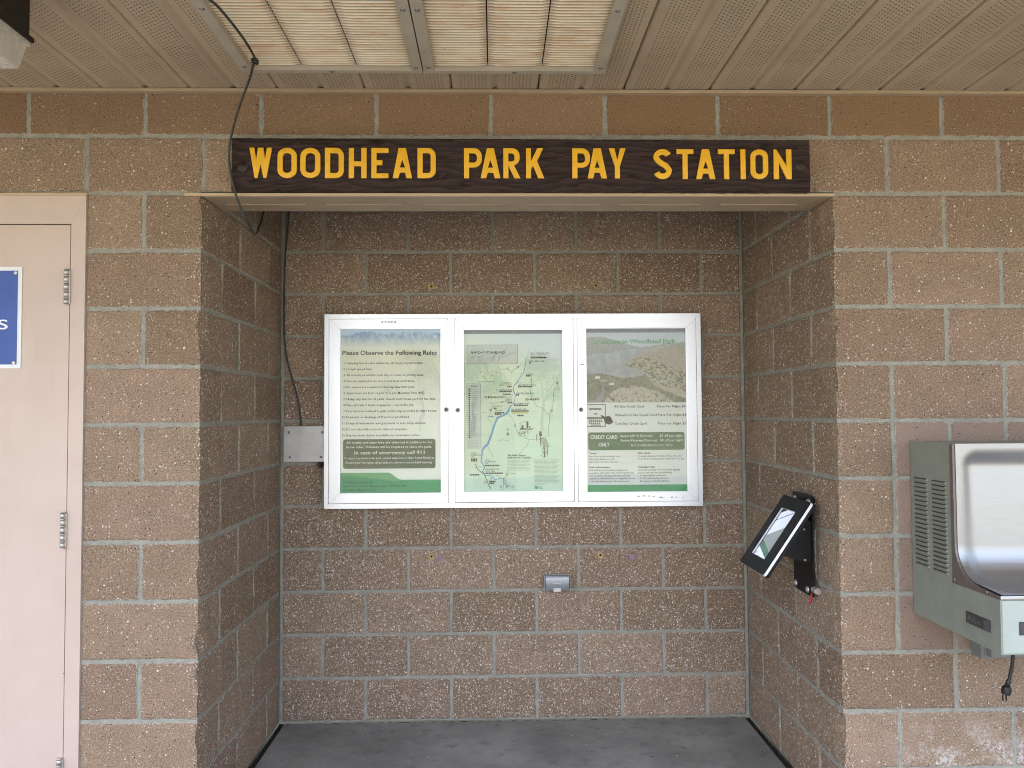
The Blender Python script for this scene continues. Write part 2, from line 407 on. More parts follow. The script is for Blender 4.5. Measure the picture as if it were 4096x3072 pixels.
# ------------------------------------------------------------------ masonry
class Wall:
    """blocks of one wall face: P(u, v, d) = origin + u*U + z + d*N"""
    def __init__(s, O, U, N):
        s.O, s.U, s.N = np.array(O, float), np.array(U, float), np.array(N, float); s.V = []; s.F = []; s.A = []; s.n = 0; s.mi = []; s.beds = {}; s.heads = set()
    def block(s, u0, u1, v0, v1, kind=0.0, amp=.0009, ripple=0.0, jl=True, jr=True, jt=True, chipL=None, chipR=None, step=.016, dark=None):
        h = .0056
        for zz in (v0, v1 if jt else None):
            if zz is not None: q = s.beds.setdefault(round(zz, 4), []); q.append((u0 + (0 if jl else .0043), u1 - (0 if jr else .0043)))
        if jl: s.heads.add((round(u0, 4), round(v0, 4), round(v1, 4)))
        if jr: s.heads.add((round(u1, 4), round(v0, 4), round(v1, 4)))
        def ticks(a, b, ja, jb):
            a2 = a + (h if ja else 0); b2 = b - (h if jb else 0); n = max(2, int(round((b2 - a2 - .02) / step)))
            mid = np.linspace(a2 + .010, b2 - .010, n + 1)
            return np.concatenate([[a2, a2 + .0002, a2 + .0035], mid, [b2 - .0035, b2 - .0002, b2]])
        us = ticks(u0, u1, jl, jr); vs = ticks(v0, v1, True, jt); nu, nv = len(us), len(vs)
        UU, VV = np.meshgrid(us, vs)
        seed = rng.rand() * 200
        prof = np.full(nu, 0.0); prof_v = np.full(nv, 0.0)
        depth = lambda k: {0: -.0085, 1: -.0042, 2: -.0008}.get(k, 0.0)
        for i in range(nu):
            if jl and i < 3: prof[i] = depth(i)
            if jr and nu - 1 - i < 3: prof[i] = min(prof[i], depth(nu - 1 - i))
        for j in range(nv):
            if j < 3: prof_v[j] = depth(j)
            if nv - 1 - j < 3: prof_v[j] = min(prof_v[j], depth(nv - 1 - j))
        D = np.minimum(prof[None, :], prof_v[:, None])
        rough = (fbm(UU * 14 + seed, VV * 14, 2) - .5) * 2 * amp + (fbm(UU * 45 + seed, VV * 45 + 9, 3) - .5) * 2 * amp * .9
        if ripple: rough = rough + ripple * ((fbm(UU * 34 + seed, VV * 5 + 4, 3) - .5) * 2 + (fbm(UU * 9 + seed, VV * 6, 2) - .5) * 1.6)
        D = D + rough
        # ragged arrises
        eu = np.zeros(nu); eu[:3] = 1 * jl; eu[-3:] = -1 * jr
        ev = np.zeros(nv); ev[:3] = 1; ev[-3:] = -1
        UU = UU + eu[None, :] * (vnoise(VV * 60 + seed, VV * 0 + eu[None, :] * 3) - .45) * .0042 + eu[None, :] * (vnoise(VV * 9 + seed, VV * 0 + 5) - .5) * .003
        VV = VV + ev[:, None] * (vnoise(UU * 60 + seed, UU * 0 + ev[:, None] * 5) - .45) * .0042 + ev[:, None] * (vnoise(UU * 7 + seed, UU * 0 + 3) - .5) * .004
        E = np.zeros((nv, nu)); 
        dist = np.minimum(np.minimum((UU - u0) if jl else 1, (u1 - UU) if jr else 1), np.minimum(VV - v0, v1 - VV))
        E = np.clip(1 - (dist - h) / .014, 0, 1)
        # broken convex corners: in-plane and inward shift shared by both faces that meet there
        for side, chip in ((0, chipL), (1, chipR)):
            if chip is None: continue
            edge = u0 if side == 0 else u1; dd = np.abs(UU - edge); wgt = np.clip(1 - dd / (.075 if ripple else .028), 0, 1) ** 1.5
            a, b = chip(VV)
            UU = UU + (1 if side == 0 else -1) * a * wgt; D = D - b * wgt - rough * np.clip(1 - dd / .01, 0, 1)
        P = s.O + UU[..., None] * s.U + D[..., None] * s.N; P[..., 2] += VV
        idx = np.arange(nu * nv).reshape(nv, nu) + s.n
        F = np.stack([idx[:-1, :-1], idx[:-1, 1:], idx[1:, 1:], idx[1:, :-1]], -1).reshape(-1, 4)
        if np.dot(np.cross(s.U, (0, 0, 1)), s.N) < 0: F = F[:, ::-1]
        r = rng.rand() if dark is None else dark
        A = np.zeros((nv, nu, 4)); A[..., 0] = r; A[..., 1] = kind if kind > 0 else .3 * rng.rand(); A[..., 2] = E; A[..., 3] = 1
        s.V.append(P.reshape(-1, 3)); s.F.append(F); s.A.append(A.reshape(-1, 4)); s.mi.append(np.zeros(len(F), int)); s.n += nu * nv
    def joints(s):
        for z, q in s.beds.items():
            runs = []
            for a, b in sorted(q):
                if runs and a <= runs[-1][1] + .012: runs[-1][1] = max(runs[-1][1], b)
                else: runs.append([a, b])
            for a, b in runs: s.mortar(a, b, max(z - .0105, 0), z + .0105, .018)
        for u, v0, v1 in sorted(s.heads): s.mortar(u - .0105, u + .0105, v0 + .0100, v1 - .0100, .018, -.0045)
    def mortar(s, u0, u1, v0, v1, step=.03, d=-.0042, mi=1, na=.0026):
        us = np.linspace(u0, u1, max(2, int((u1 - u0) / step) + 1)); vs = np.linspace(v0, v1, max(3, int((v1 - v0) / step) + 1))
        if len(us) < 3: us = np.linspace(u0, u1, 3)
        UU, VV = np.meshgrid(us, vs); D = d + (fbm(UU * 30 + 3, VV * 30, 2) - .5) * na
        P = s.O + UU[..., None] * s.U + D[..., None] * s.N; P[..., 2] += VV
        nu, nv = len(us), len(vs); idx = np.arange(nu * nv).reshape(nv, nu) + s.n
        F = np.stack([idx[:-1, :-1], idx[:-1, 1:], idx[1:, 1:], idx[1:, :-1]], -1).reshape(-1, 4)
        if np.dot(np.cross(s.U, (0, 0, 1)), s.N) < 0: F = F[:, ::-1]
        A = np.zeros((nu * nv, 4)); s.V.append(P.reshape(-1, 3)); s.F.append(F); s.A.append(A); s.mi.append(np.full(len(F), mi)); s.n += nu * nv
    def build(s, name, parent):
        return obj_np(name, np.concatenate(s.V), np.concatenate(s.F), [M['block'], M['mortar']], parent, 45, np.concatenate(s.mi), np.concatenate(s.A))

def chipfun(seed):
    def f(z):
        a = .0005 + .0075 * fbm(z * 48 + seed, z * 0 + seed, 4) + .060 * np.clip(fbm(z * 9 + seed * 3, z * 0 + seed, 3) - .56, 0, .3)
        b = .001 + .010 * np.clip(fbm(z * 26 + seed + 40, z * 0 + seed * 2, 4) - .32, 0, 1) * 1.6
        jz = np.abs(((z / c) + .5) % 1 - .5) * c          # distance to the bed joint: keep joints square
        k = np.clip(jz / .02, .15, 1)
        return a * k, b * k
    return f
chipLeft, chipRight = chipfun(3.3), chipfun(8.7)
swap = lambda fn: (lambda z: fn(z)[::-1])

bld = thing('park_building', 'brown concrete block building with recessed alcove, vented tan soffit and blush door', 'building')
fw = Wall((0, 0, 0), (1, 0, 0), (0, -1, 0))
XL, XR = -3.4, 5.6
def rowspan(x0, x1, off, v0, v1, period=2 * c, **k):
    """running blocks from x0 to x1 with joints at off + n*period"""
    n = math.ceil((x0 - off) / period - 1e-6); xs = [x0] + [off + i * period for i in range(n, n + 60) if x0 + 1e-4 < off + i * period < x1 - 1e-4] + [x1]
    for a, b in zip(xs, xs[1:]): yield a, b
DX0 = -1.47                                                     # far side of the door opening
for r in range(0, 11):
    v0, v1 = r * c, (r + 1) * c
    off = c if r % 2 == 0 else 0.0
    for a, b in rowspan(-2 * c, 0, off, v0, v1):
        fw.block(a, b, v0, v1, amp=.0011, jr=b < -1e-6, chipR=chipLeft if b > -1e-6 else None)
    for a, b in rowspan(XL, DX0, off, v0, v1): fw.block(a, b, v0, v1, step=.03)
    offr = W if r % 2 == 0 else W + c
    if 3 <= r <= 6:
        fw.block(W, W + c, v0, v1, jl=False, chipL=chipRight)
        for a, b in rowspan(W + c, W + 6 * c, W + c, v0, v1, c): fw.block(a, b, v0, v1, kind=1.0, amp=.0004)
        xs = W + 6 * c
    else: xs = W
    for a, b in rowspan(xs, XR, offr, v0, v1):
        fw.block(a, b, v0, v1, amp=.0011, jl=a > W + 1e-6, chipL=chipRight if a < W + 1e-6 else None, step=.016 if a < 3.4 else .03)
for a, b in rowspan(XL, XR, 0, 11 * c, 12 * c): fw.block(a, b, 11 * c, 12 * c, amp=.0011, step=.016 if -1 < a < 3.4 else .03)
for a, b in rowspan(XL, XR, -c, 12 * c, TOP + .03): fw.block(a, b, 12 * c, TOP + .03, kind=.6 + .1 * rng.rand(), amp=.0004, step=.02)
fw.joints()
fwo = fw.build('front_wall', bld)
# mortar returns that close the two convex corners
lw = Wall((0, 0, 0), (0, 1, 0), (1, 0, 0)); rw = Wall((W, 0, 0), (0, 1, 0), (-1, 0, 0)); bw = Wall((0, DEP, 0), (1, 0, 0), (0, -1, 0))
for wl, ch, par in ((lw, chipLeft, 0), (rw, chipRight, 1)):
    for r in range(0, 13):
        v0, v1 = r * c, min((r + 1) * c, TOP + .03)
        long_first = (r % 2 == 0) if par == 0 else (r % 2 == 1)   # a full return on alternate courses
        off = 0 if long_first else c
        for a, b in rowspan(0, DEP - .008, off, v0, v1):
            first = a < 1e-6
            wl.block(a, b, v0, v1, amp=.0034 if first else .0022, ripple=.0028 if first else .0020, jl=not first, chipL=swap(ch) if first else None, step=.0125)
    wl.joints()
for r in range(0, 13):
    v0, v1 = r * c, min((r + 1) * c, TOP + .03)
    off = 0 if r % 2 == 0 else c
    for a, b in rowspan(.008, W - .008, off, v0, v1): bw.block(a, b, v0, v1, amp=.0010)
bw.joints()
for wl in (lw, rw): wl.mortar(DEP - .0135, DEP - .0005, 0, TOP + .03, .02, -.0030)
bw.mortar(.0005, .0135, 0, TOP + .03, .02, -.0030); bw.mortar(W - .0135, W - .0005, 0, TOP + .03, .02, -.0030)
tag(lw.build('recess_wall', bld)); rw.build('recess_wall', bld); bw.build('recess_wall', bld)
bm = bmesh.new()
box(bm, -.395, -.040, .040, DEP + .25, 0, TOP + .02); box(bm, XL, -.3955, .092, DEP + .25, 0, TOP + .02); box(bm, W + .040, XR, .040, DEP + .25, 0, TOP + .02); box(bm, -.0395, W + .0395, DEP + .020, DEP + .25, 0, TOP + .02)
obj_bm('wall_core', bm, M['mortar'], bld)
# inner face of the beam over the opening, and the recess ceiling
bm = bmesh.new(); box(bm, .0005, W - .0005, .030, .198, 2.2365, TOP + .02); obj_bm('lintel_block', bm, M['mortar'], bld)
bm = bmesh.new(); box(bm, -.05, W + .05, .199, DEP + .05, TOP + .012, TOP + .05); obj_bm('recess_ceiling', bm, simple('dusty_brown_plywood', (.10, .075, .05), .8), bld)
# steel lintel plate
bm = bmesh.new()
box(bm, .0015, W - .0015, .0005, .2, 2.2235, 2.2325, .001)
box(bm, -.062, W + .006, -.0075, .0, 2.2245, 2.2345, .001, 1)
x = .05
while x < W - .2:
    L = .27 + .05 * random.random(); box(bm, x, min(x + L, W - .06), .098, .102, 2.2212, 2.2240, 0, 0); x += L + .075
obj_bm('steel_lintel', bm, [M['lintel'], M['edge']], bld)
bm = bmesh.new(); box(bm, -.004, W + .004, -.0045, -.0008, 2.2350, 2.2375); obj_bm('sealant_line', bm, M['dark'], bld)

# soffit: folded metal panels, a shallow groove every six inches and an open lap every twelve
V = []; prof = []
k0 = -25; k1 = 40
for k in range(k0, k1):
    x = SX0 + k * PIT
    if k % 2 == 0: prof += [(x - .0120, 0), (x - .006, .005), (x - .0028, .012), (x - .0026, .030), (x + .0010, .030), (x + .0012, .0015), (x + .007, 0)]
    else: prof += [(x - .016, 0), (x - .008, .0065), (x - .001, .0085), (x + .004, .0075), (x + .009, .0)]
prof = np.array(prof); ys = np.array([-2.0, -.9, -.004]); n = len(prof)
V = np.concatenate([np.c_[prof[:, 0], np.full(n, y), TOP + prof[:, 1]] for y in ys])
I = np.arange(n * len(ys)).reshape(len(ys), n)
F = np.stack([I[:-1, :-1], I[1:, :-1], I[1:, 1:], I[:-1, 1:]], -1).reshape(-1, 4)
obj_np('soffit', V, F, M['soffit'], bld)
bm = bmesh.new()
prism(bm, [(-.0005, 2.5905), (-.018, 2.5925), (-.020, 2.5955), (-.020, 2.6035), (-.0005, 2.6035)], 'x', XL, 1.105, 0)
prism(bm, [(-.0005, 2.589), (-.019, 2.591), (-.021, 2.594), (-.021, 2.602), (-.0005, 2.602)], 'x', 1.106, 2.3175, 0)
prism(bm, [(-.0005, 2.5905), (-.018, 2.5925), (-.020, 2.5955), (-.020, 2.6035), (-.0005, 2.6035)], 'x', 2.3185, XR, 0)
obj_bm('soffit_trim', bm, M['trim'], bld)
bm = bmesh.new(); box(bm, -5, 7, -2.07, -2.01, 2.53, 2.86); box(bm, -5, 7, -2.009, 4.5, 2.66, 2.86)
box(bm, -5, XL - .001, -.0, .15, 0, 2.655); box(bm, XR + .001, 7, 0, .15, 0, 2.655)
obj_bm('roof', bm, M['trim'], bld)

# door and frame
bm = bmesh.new(); fy0, fy1 = -.006, .09
prism(bm, [(-.4015, 0), (-.4015, 2.2255), (-.4515, 2.2255 - .10), (-.4515, 0)], 'y', fy0, fy1)
prism(bm, [(-.4018, 2.2258), (-1.4698, 2.2258), (-1.4198, 2.1258), (-.4518, 2.1258)], 'y', fy0, fy1)
prism(bm, [(-1.4700, 0), (-1.4200, 0), (-1.4200, 2.1255), (-1.4700, 2.2255)], 'y', fy0, fy1)
box(bm, -1.43, -.4505, .05, .08, 0, 2.127)
obj_bm('door_frame', bm, M['door'], bld)
bm = bmesh.new(); box(bm, -1.475, -.398, -.010, .0, 2.2262, 2.2345, .0015); obj_bm('head_flashing', bm, M['edge'], bld)
bm = bmesh.new(); box(bm, -1.4165, -.4550, -.004, .042, .012, 2.1225, .0012)
door = obj_bm('door', bm, M['door'], bld)
for z0, z1 in ((1.8399, 1.9666), (.9998, 1.1250), (.166, .2926)):
    bm = bmesh.new(); L = (z1 - z0); zz = z0; fr = (.0, .03, .17, .215, .38, .425, .585, .63, .79, .835, .97, 1.0)
    for i, (a, b) in enumerate(zip(fr, fr[1:])):
        cyl(bm, (-.4605, -.0145, z0 + L * a + .0005), (-.4605, -.0145, z0 + L * b - .0005), .0085 if i not in (0, 10) else .0078, seg=24)
    cyl(bm, (-.4605, -.0145, z0 + .001), (-.4605, -.0145, z1 - .001), .0072, seg=16, mi=1)
    box(bm, -.4605, -.4495, -.013, -.0065, z0 + .003, z1 - .006, .0006, 0)
    h = obj_bm('hinge', bm, [M['hinge'], M['dark']], door)
# sealant patches and chalk marks on the recess wall
def blot(name, cx, cz, rx, rz, mat, seed, hole=False):
    bm = bmesh.new(); pts = []
    for k in range(22):
        a = 2 * math.pi * k / 22; r = .55 + .75 * float(vnoise(np.array(k * .9 + seed * 7.0), np.array(seed * 3.0)))
        pts.append((cx + rx * r * math.cos(a), cz + rz * r * math.sin(a)))
    prism(bm, pts, 'y', DEP - .0035, DEP + .004)
    if hole: cyl(bm, (cx, DEP - .0048, cz + rz * .15), (cx, DEP + .003, cz + rz * .15), .0055, seg=12, mi=1)
    obj_bm(name, bm, [mat, M['dark']], bld)
blot('filled_bolt_hole', .7207, 2.066, .018, .015, M['ochre'], 1, True); blot('filled_bolt_hole', 1.5176, 2.069, .009, .012, M['ochre'], 2, True)
blot('filled_bolt_hole', .7182, .7703, .012, .019, M['ochre'], 3, True); blot('filled_bolt_hole', 1.5275, .7691, .015, .018, M['ochre'], 4, True)
blot('chalk_mark', .7579, .7589, .013, .014, M['lilac'], 5); blot('chalk_mark', 1.6812, .761, .013, .016, M['lilac'], 6)

# ------------------------------------------------------------------ ground, floor, hills
bm = bmesh.new(); box(bm, .027, W - .027, -.002, DEP - .017, -.12, -.001); o = obj_bm('floor', bm, M['floor']); tag(o, kind='structure')
bm = bmesh.new(); box(bm, -14, 16, -13, -.006, -.12, -.0015); o = obj_bm('pavement', bm, M['apron']); tag(o, kind='structure')
bm = bmesh.new()
for x0, x1, y0, y1 in ((.001, .0265, 0, DEP - .0005), (W - .0265, W - .001, 0, DEP - .0005), (.0270, W - .027, DEP - .0168, DEP - .0005)):
    nx = max(1, int((x1 - x0) / .012)); ny = max(1, int((y1 - y0) / .012)); g = [[bm.verts.new((x0 + (x1 - x0) * i / nx, y0 + (y1 - y0) * j / ny, -.004 - .006 * random.random() * (0 < i < nx or 1))) for i in range(nx + 1)] for j in range(ny + 1)]
    for j in range(ny):
        for i in range(nx): bm.faces.new((g[j][i], g[j][i + 1], g[j + 1][i + 1], g[j + 1][i]))
obj_bm('expansion_joint', bm, M['joint'], bld)
t = NT('dry_grass_ground'); n_ = t.noise(t.oc(), .35, 6, .65).outputs[0]; f_ = t.noise(t.oc(), 6, 6, .7).outputs[0]
cc = t.mix(t.mr(n_, .35, .65), (.44, .38, .25), (.32, .31, .165)); cc = t.mix(t.mr(f_, .3, .7, 0, .5), cc, (.46, .41, .30)); M['grass'] = t.pbr(cc, .9)
bm = bmesh.new(); bm.faces.new([bm.verts.new(p) for p in ((-900, -900, -.125), (900, -900, -.125), (900, 900, -.125), (-900, 900, -.125))]); tag(obj_bm('ground', bm, M['grass']), kind='structure')
nx, ny = 120, 26; xs = np.linspace(-520, 520, nx); V = []
for j in range(ny):
    tt = j / (ny - 1); y = -120 - 330 * tt
    ridge = 26 + 34 * fbm(xs / 120 + 3, xs * 0 + 2, 4) ; h = ridge * (tt ** 1.1) * (1 + .35 * (fbm(xs / 40, np.full(nx, y / 40), 4) - .5)) - 1
    V.append(np.c_[xs, np.full(nx, y), h])
V = np.concatenate(V); I = np.arange(nx * ny).reshape(ny, nx)
t = NT('dry_hillside'); n_ = t.noise(t.oc(), .03, 6, .7).outputs[0]; cc = t.mix(t.mr(n_, .35, .65), (.40, .34, .24), (.27, .25, .16)); M['hill'] = t.pbr(cc, .9)
o = obj_np('hills', V, np.stack([I[:-1, :-1], I[1:, :-1], I[1:, 1:], I[:-1, 1:]], -1).reshape(-1, 4), M['hill'], None, 180); tag(o, kind='structure')

def tree(x, y, h, seed, label):
    rd = random.Random(seed); r = thing('deciduous_tree', label, 'tree', (x, y, -.12), 'trees on the grass facing the pay station'); bm = bmesh.new()
    tube(bm, smooth_path([(x, y, -.15), (x + .1, y, h * .25), (x - .05, y + .1, h * .5), (x, y, h * .85)], 5), lambda q: .16 * (1 - q) + .02, 8)
    tips = []
    for k in range(14):
        z = h * (.28 + .55 * rd.random()); a = rd.random() * 6.28; L = h * (.16 + .20 * rd.random()) * (1.25 - z / h); e = (x + math.cos(a) * L, y + math.sin(a) * L, z + L * .55)
        tube(bm, smooth_path([(x, y, z), (x + math.cos(a) * L * .5, y + math.sin(a) * L * .5, z + L * .2), e], 4), lambda q: .05 * (1 - q) + .01, 5); tips.append(e)
    obj_bm('trunk', bm, M['bark'], r); V = []; F = []
    for k in range(2600):
        t0 = rd.choice(tips); g = [rd.gauss(0, h * .065) for _ in range(3)]; p = Vector((t0[0] + g[0], t0[1] + g[1], t0[2] + g[2] * .8)); a = Vector((rd.gauss(0, 1), rd.gauss(0, 1), rd.gauss(0, 1))).normalized(); b = a.orthogonal().normalized(); s_ = h * .014
        n = len(V); V += [p + a * s_, p + b * s_ * .6, p - a * s_, p - b * s_ * .6]; F.append([n, n + 1, n + 2, n + 3])
    obj_np('crown', [tuple(v) for v in V], F, M['leaf'], r)
M['bark'] = simple('tree_bark', (.10, .075, .055), .9); M['leaf'] = simple('tree_leaves', (.075, .10, .035), .6, 0, .4, 2)
tree(-.6, -50, 6.4, 3, 'leafy tree mirrored in the middle door glass, left of its bushier neighbour')
tree(4.6, -54, 6.0, 4, 'leafy tree mirrored in the right half of the middle door glass')
tree(-5.4, -62, 7.2, 5, 'taller leafy tree mirrored in the left door glass')

# ------------------------------------------------------------------ routed timber sign
sg = thing('wooden_sign', 'long dark brown timber sign with raised yellow letters above the alcove', 'sign', (1.128, -.02, 2.235))
bm = bmesh.new()
nx, nz = 150, 16; x0, x1, z0, z1 = .1148, 2.1410, 2.2362, 2.4175
V = []
for j in range(nz + 1):
    for i in range(nx + 1):
        u, v = i / nx, j / nz; x = x0 + (x1 - x0) * u; z = z0 + (z1 - z0) * v - .0035 * u
        e = min(i, nx - i, j, nz - j)
        y = -.0425 + (.0016 if e == 0 else 0) + (float(fbm(np.array(x * 4.), np.array(z * 60.), 3)) - .5) * .0016
        if e == 0: x += (random.random() - .5) * .0012; z += (random.random() - .5) * .0016
        V.append(bm.verts.new((x, y, z)))
G = lambda i, j: V[j * (nx + 1) + i]
for j in range(nz):
    for i in range(nx): bm.faces.new((G(i, j), G(i + 1, j), G(i + 1, j + 1), G(i, j + 1)))
rim = [G(i, 0) for i in range(nx + 1)] + [G(nx, j) for j in range(1, nz + 1)] + [G(i, nz) for i in range(nx - 1, -1, -1)] + [G(0, j) for j in range(nz - 1, 0, -1)]
back = [bm.verts.new((v.co.x, -.0012, v.co.z)) for v in rim]
for k in range(len(rim)): bm.faces.new((rim[k], back[k], back[(k + 1) % len(rim)], rim[(k + 1) % len(rim)]))
bmesh.ops.recalc_face_normals(bm, faces=bm.faces)
obj_bm('board', bm, M['wood'], sg, 40)
S = .160                                                        # stroke width in units of letter height
def arc(cx, cy, rx, ry, a0, a1, n=10): return [(cx + rx * math.cos(math.radians(a0 + (a1 - a0) * k / n)), cy + ry * math.sin(math.radians(a0 + (a1 - a0) * k / n))) for k in range(n + 1)]
def stadium(w, s=0.0):
    a, b = s, w - s; r = (b - a) / 2; rr = min(r, .5 - s)
    k = .9 if s == 0 else .92
    return arc(w / 2, 1 - s - r * .86, r, r * .86, 0, 180, 12) + arc(w / 2, s + r * .86, r, r * .86, 180, 360, 12)
def bowl(w, y0, y1, r):                                        # closed outline with a square left side
    return [(0, y0)] + [(w - r, y0)] + arc(w - r, y0 + r, r, r, -90, 0, 7)[1:] + arc(w - r, y1 - r, r, r, 0, 90, 7) + [(0, y1)]
def inner(w, y0, y1, s, r):
    r2 = max(.01, r - s); return [(s, y0 + s), (w - s - r2, y0 + s)] + arc(w - s - r2, y0 + s + r2, r2, r2, -90, 0, 6)[1:] + arc(w - s - r2, y1 - s - r2, r2, r2, 0, 90, 6) + [(s, y1 - s)]
def glyph(ch, w):
    s = S
    if ch == 'O': return [stadium(w), stadium(w, s)[::-1]]
    if ch == 'D': return [bowl(w, 0, 1, .26), inner(w, 0, 1, s, .26)]
    if ch == 'H': return [[(0, 0), (s, 0), (s, .40), (w - s, .40), (w - s, 0), (w, 0), (w, 1), (w - s, 1), (w - s, .55), (s, .55), (s, 1), (0, 1)]]
    if ch == 'E': return [[(0, 0), (w, 0), (w, s * .92), (s, s * .92), (s, .44), (w * .64, .44), (w * .64, .59), (s, .59), (s, 1 - s * .92), (w, 1 - s * .92), (w, 1), (0, 1)]]
    if ch == 'T': q = w / 2; return [[(q - s / 2, 0), (q + s / 2, 0), (q + s / 2, 1 - s * .9), (w, 1 - s * .9), (w, 1), (0, 1), (0, 1 - s * .9), (q - s / 2, 1 - s * .9)]]
    if ch == 'I': return [[(0, 0), (w, 0), (w, 1), (0, 1)]]
    if ch == 'N': return [[(0, 0), (s, 0), (s, .60), (w - s * .95, 0), (w, 0), (w, 1), (w - s, 1), (w - s, .42), (s * .5, 1), (0, 1)]]
    if ch == 'A':
        q = w / 2; t = .115; return [[(0, 0), (s * 1.08, 0), (s * 1.08 + .055, .185), (w - s * 1.08 - .055, .185), (w - s * 1.08, 0), (w, 0), (q + t, 1), (q - t, 1)],
                                   [(q - .095, .34), (q, .62), (q + .095, .34)]]
    if ch == 'W':
        q = w / 2; t = .085
        return [[(w * .24, 0), (w * .36, 0), (q, .50), (w * .64, 0), (w * .76, 0), (w, 1), (w - s * .95, 1), (w * .70, .55), (q + t, 1), (q - t, 1), (w * .30, .55), (s * .95, 1), (0, 1)]]
    if ch == 'P': return [[(0, 0), (s, 0), (s, .36)] + [(w - .27, .36)] + arc(w - .27, .63, .27, .27, -90, 0, 7)[1:] + arc(w - .27, .73, .27, .27, 0, 90, 7) + [(0, 1)],
                          [(s, .51), (w - .27, .51)] + arc(w - .27, .63, .12, .12, -90, 0, 5)[1:] + arc(w - .27, .73, .11, .11, 0, 90, 5) + [(s, .84)]]
    if ch == 'R': return [[(0, 0), (s, 0), (s, .40), (w - .36, .40), (w - s * 1.05, 0), (w + .02, 0), (w - .19, .43)] + arc(w - .25, .665, .25, .235, -60, 0, 6)[1:] + arc(w - .25, .75, .25, .25, 0, 90, 7) + [(0, 1)],
                          [(s, .55), (w - .27, .55)] + arc(w - .27, .66, .11, .11, -90, 0, 5)[1:] + arc(w - .27, .74, .11, .10, 0, 90, 5) + [(s, .84)]]
    if ch == 'K': return [[(0, 0), (s, 0), (s, .30), (s + .075, .43), (w - s * 1.15, 0), (w, 0), (s + .20, .57), (w - .03, 1), (w - s * 1.15 - .03, 1), (s, .55), (s, 1), (0, 1)]]
    if ch == 'Y': q = w / 2; return [[(q - s / 2, 0), (q + s / 2, 0), (q + s / 2, .40), (w, 1), (w - s * 1.08, 1), (q, .58), (s * 1.08, 1), (0, 1), (q - s / 2, .40)]]
    if ch == 'S':
        r = w / 2; h = .086; cl = arc(r, 1 - h - (.26 - h) - .0, r - h, .265 - h + .0, 22, 180, 12)[:-1]
        top_c = 1 - .265; bot_c = .28
        cl = arc(r, top_c, r - h, .265 - h, 25, 190, 12) + [(r * .62, top_c - .155), (r, .51), (r * 1.40, bot_c + .15)] + arc(r, bot_c, r - h, .28 - h, 8, -158, 12)
        P = [Vector((a, b, 0)) for a, b in cl]; P = smooth_path(P, 3); Lf = []; Rt = []
        for i, p in enumerate(P):
            d = (P[min(i + 1, len(P) - 1)] - P[max(i - 1, 0)]).normalized(); nrm = Vector((-d.y, d.x, 0))
            Lf.append((p + nrm * h)[:2]); Rt.append((p - nrm * h)[:2])
        return [Lf + Rt[::-1]]
LX = dict(u=[1000, 1748, 1855, 2176, 2289, 2505, 2615, 3168], x=[.179, .8271, .9206, 1.2003, 1.2992, 1.4894, 1.5856, 2.0749])
def letter(ch, u0, u1, zb, zt):
    xa, xb = np.interp([u0, u1], LX['u'], LX['x'])
    if u1 > 3168: xb = 2.0749 + (u1 - 3168) * .000885
    if u0 < 1000: xa = .179 + (u0 - 1000) * .000866
    hgt = zt - zb; w = (xb - xa) / hgt
    cu = bpy.data.curves.new('letter', 'CURVE'); cu.dimensions = '2D'; cu.fill_mode = 'BOTH'; cu.extrude = .0035; cu.bevel_depth = .0006; cu.bevel_resolution = 1
    for pl in glyph(ch, w):
        sp = cu.splines.new('POLY'); sp.points.add(len(pl) - 1); sp.use_cyclic_u = True
        for p, (a, b) in zip(sp.points, pl): p.co = (xa + a * hgt + (random.random() - .5) * .0006, zb + b * hgt + (random.random() - .5) * .0006, 0, 1)
    ob = bpy.data.objects.new('letter', cu); me0 = ob.to_mesh()
    V = [(v.co.x, -.0445 - v.co.z, v.co.y) for v in me0.vertices]; F = [list(p.vertices) for p in me0.polygons]
    ob.to_mesh_clear(); bpy.data.objects.remove(ob); bpy.data.curves.remove(cu)
    bm = bmesh.new(); vv = [bm.verts.new(v) for v in V]
    for f in F:
        try: bm.faces.new([vv[i] for i in f])
        except ValueError: pass
    bmesh.ops.remove_doubles(bm, verts=bm.verts, dist=1e-5); bmesh.ops.recalc_face_normals(bm, faces=bm.faces)
    obj_bm('letter', bm, M['yellow'], sg, 40)
z2 = .8363; u2 = lambda a: 750 + a * z2
z3 = .7667; u3 = lambda a: 2400 + a * z3
for ch, a, b in (('W', 298, 403), ('O', 432, 522), ('O', 541, 634), ('D', 658, 747), ('H', 772, 855), ('E', 880, 960), ('A', 982, 1073), ('D', 1101, 1187),
                 ('P', 1323, 1407), ('A', 1403, 1495), ('R', 1511, 1588), ('K', 1620, 1705), ('P', 1842, 1925), ('A', 1915, 2005), ('Y', 2017, 2095)): letter(ch, u2(a), u2(b), 2.2765, 2.3812)
for ch, a, b in (('S', 281, 373), ('T', 401, 487), ('A', 502, 600), ('T', 617, 702), ('I', 734, 758), ('O', 785, 876), ('N', 907, 998)): letter(ch, u3(a), u3(b), 2.2742, 2.3785)
for x, z in ((.1525, 2.3174), (2.1061, 2.3243)):
    bm = bmesh.new(); lathe(bm, (x, -.0405, z), (0, -1, 0), [(0, .019), (.0035, .019), (.0042, .018), (.0042, .0065), (.0085, .006), (.0092, .004)], 22); obj_bm('bolt', bm, M['brownpaint'], sg)

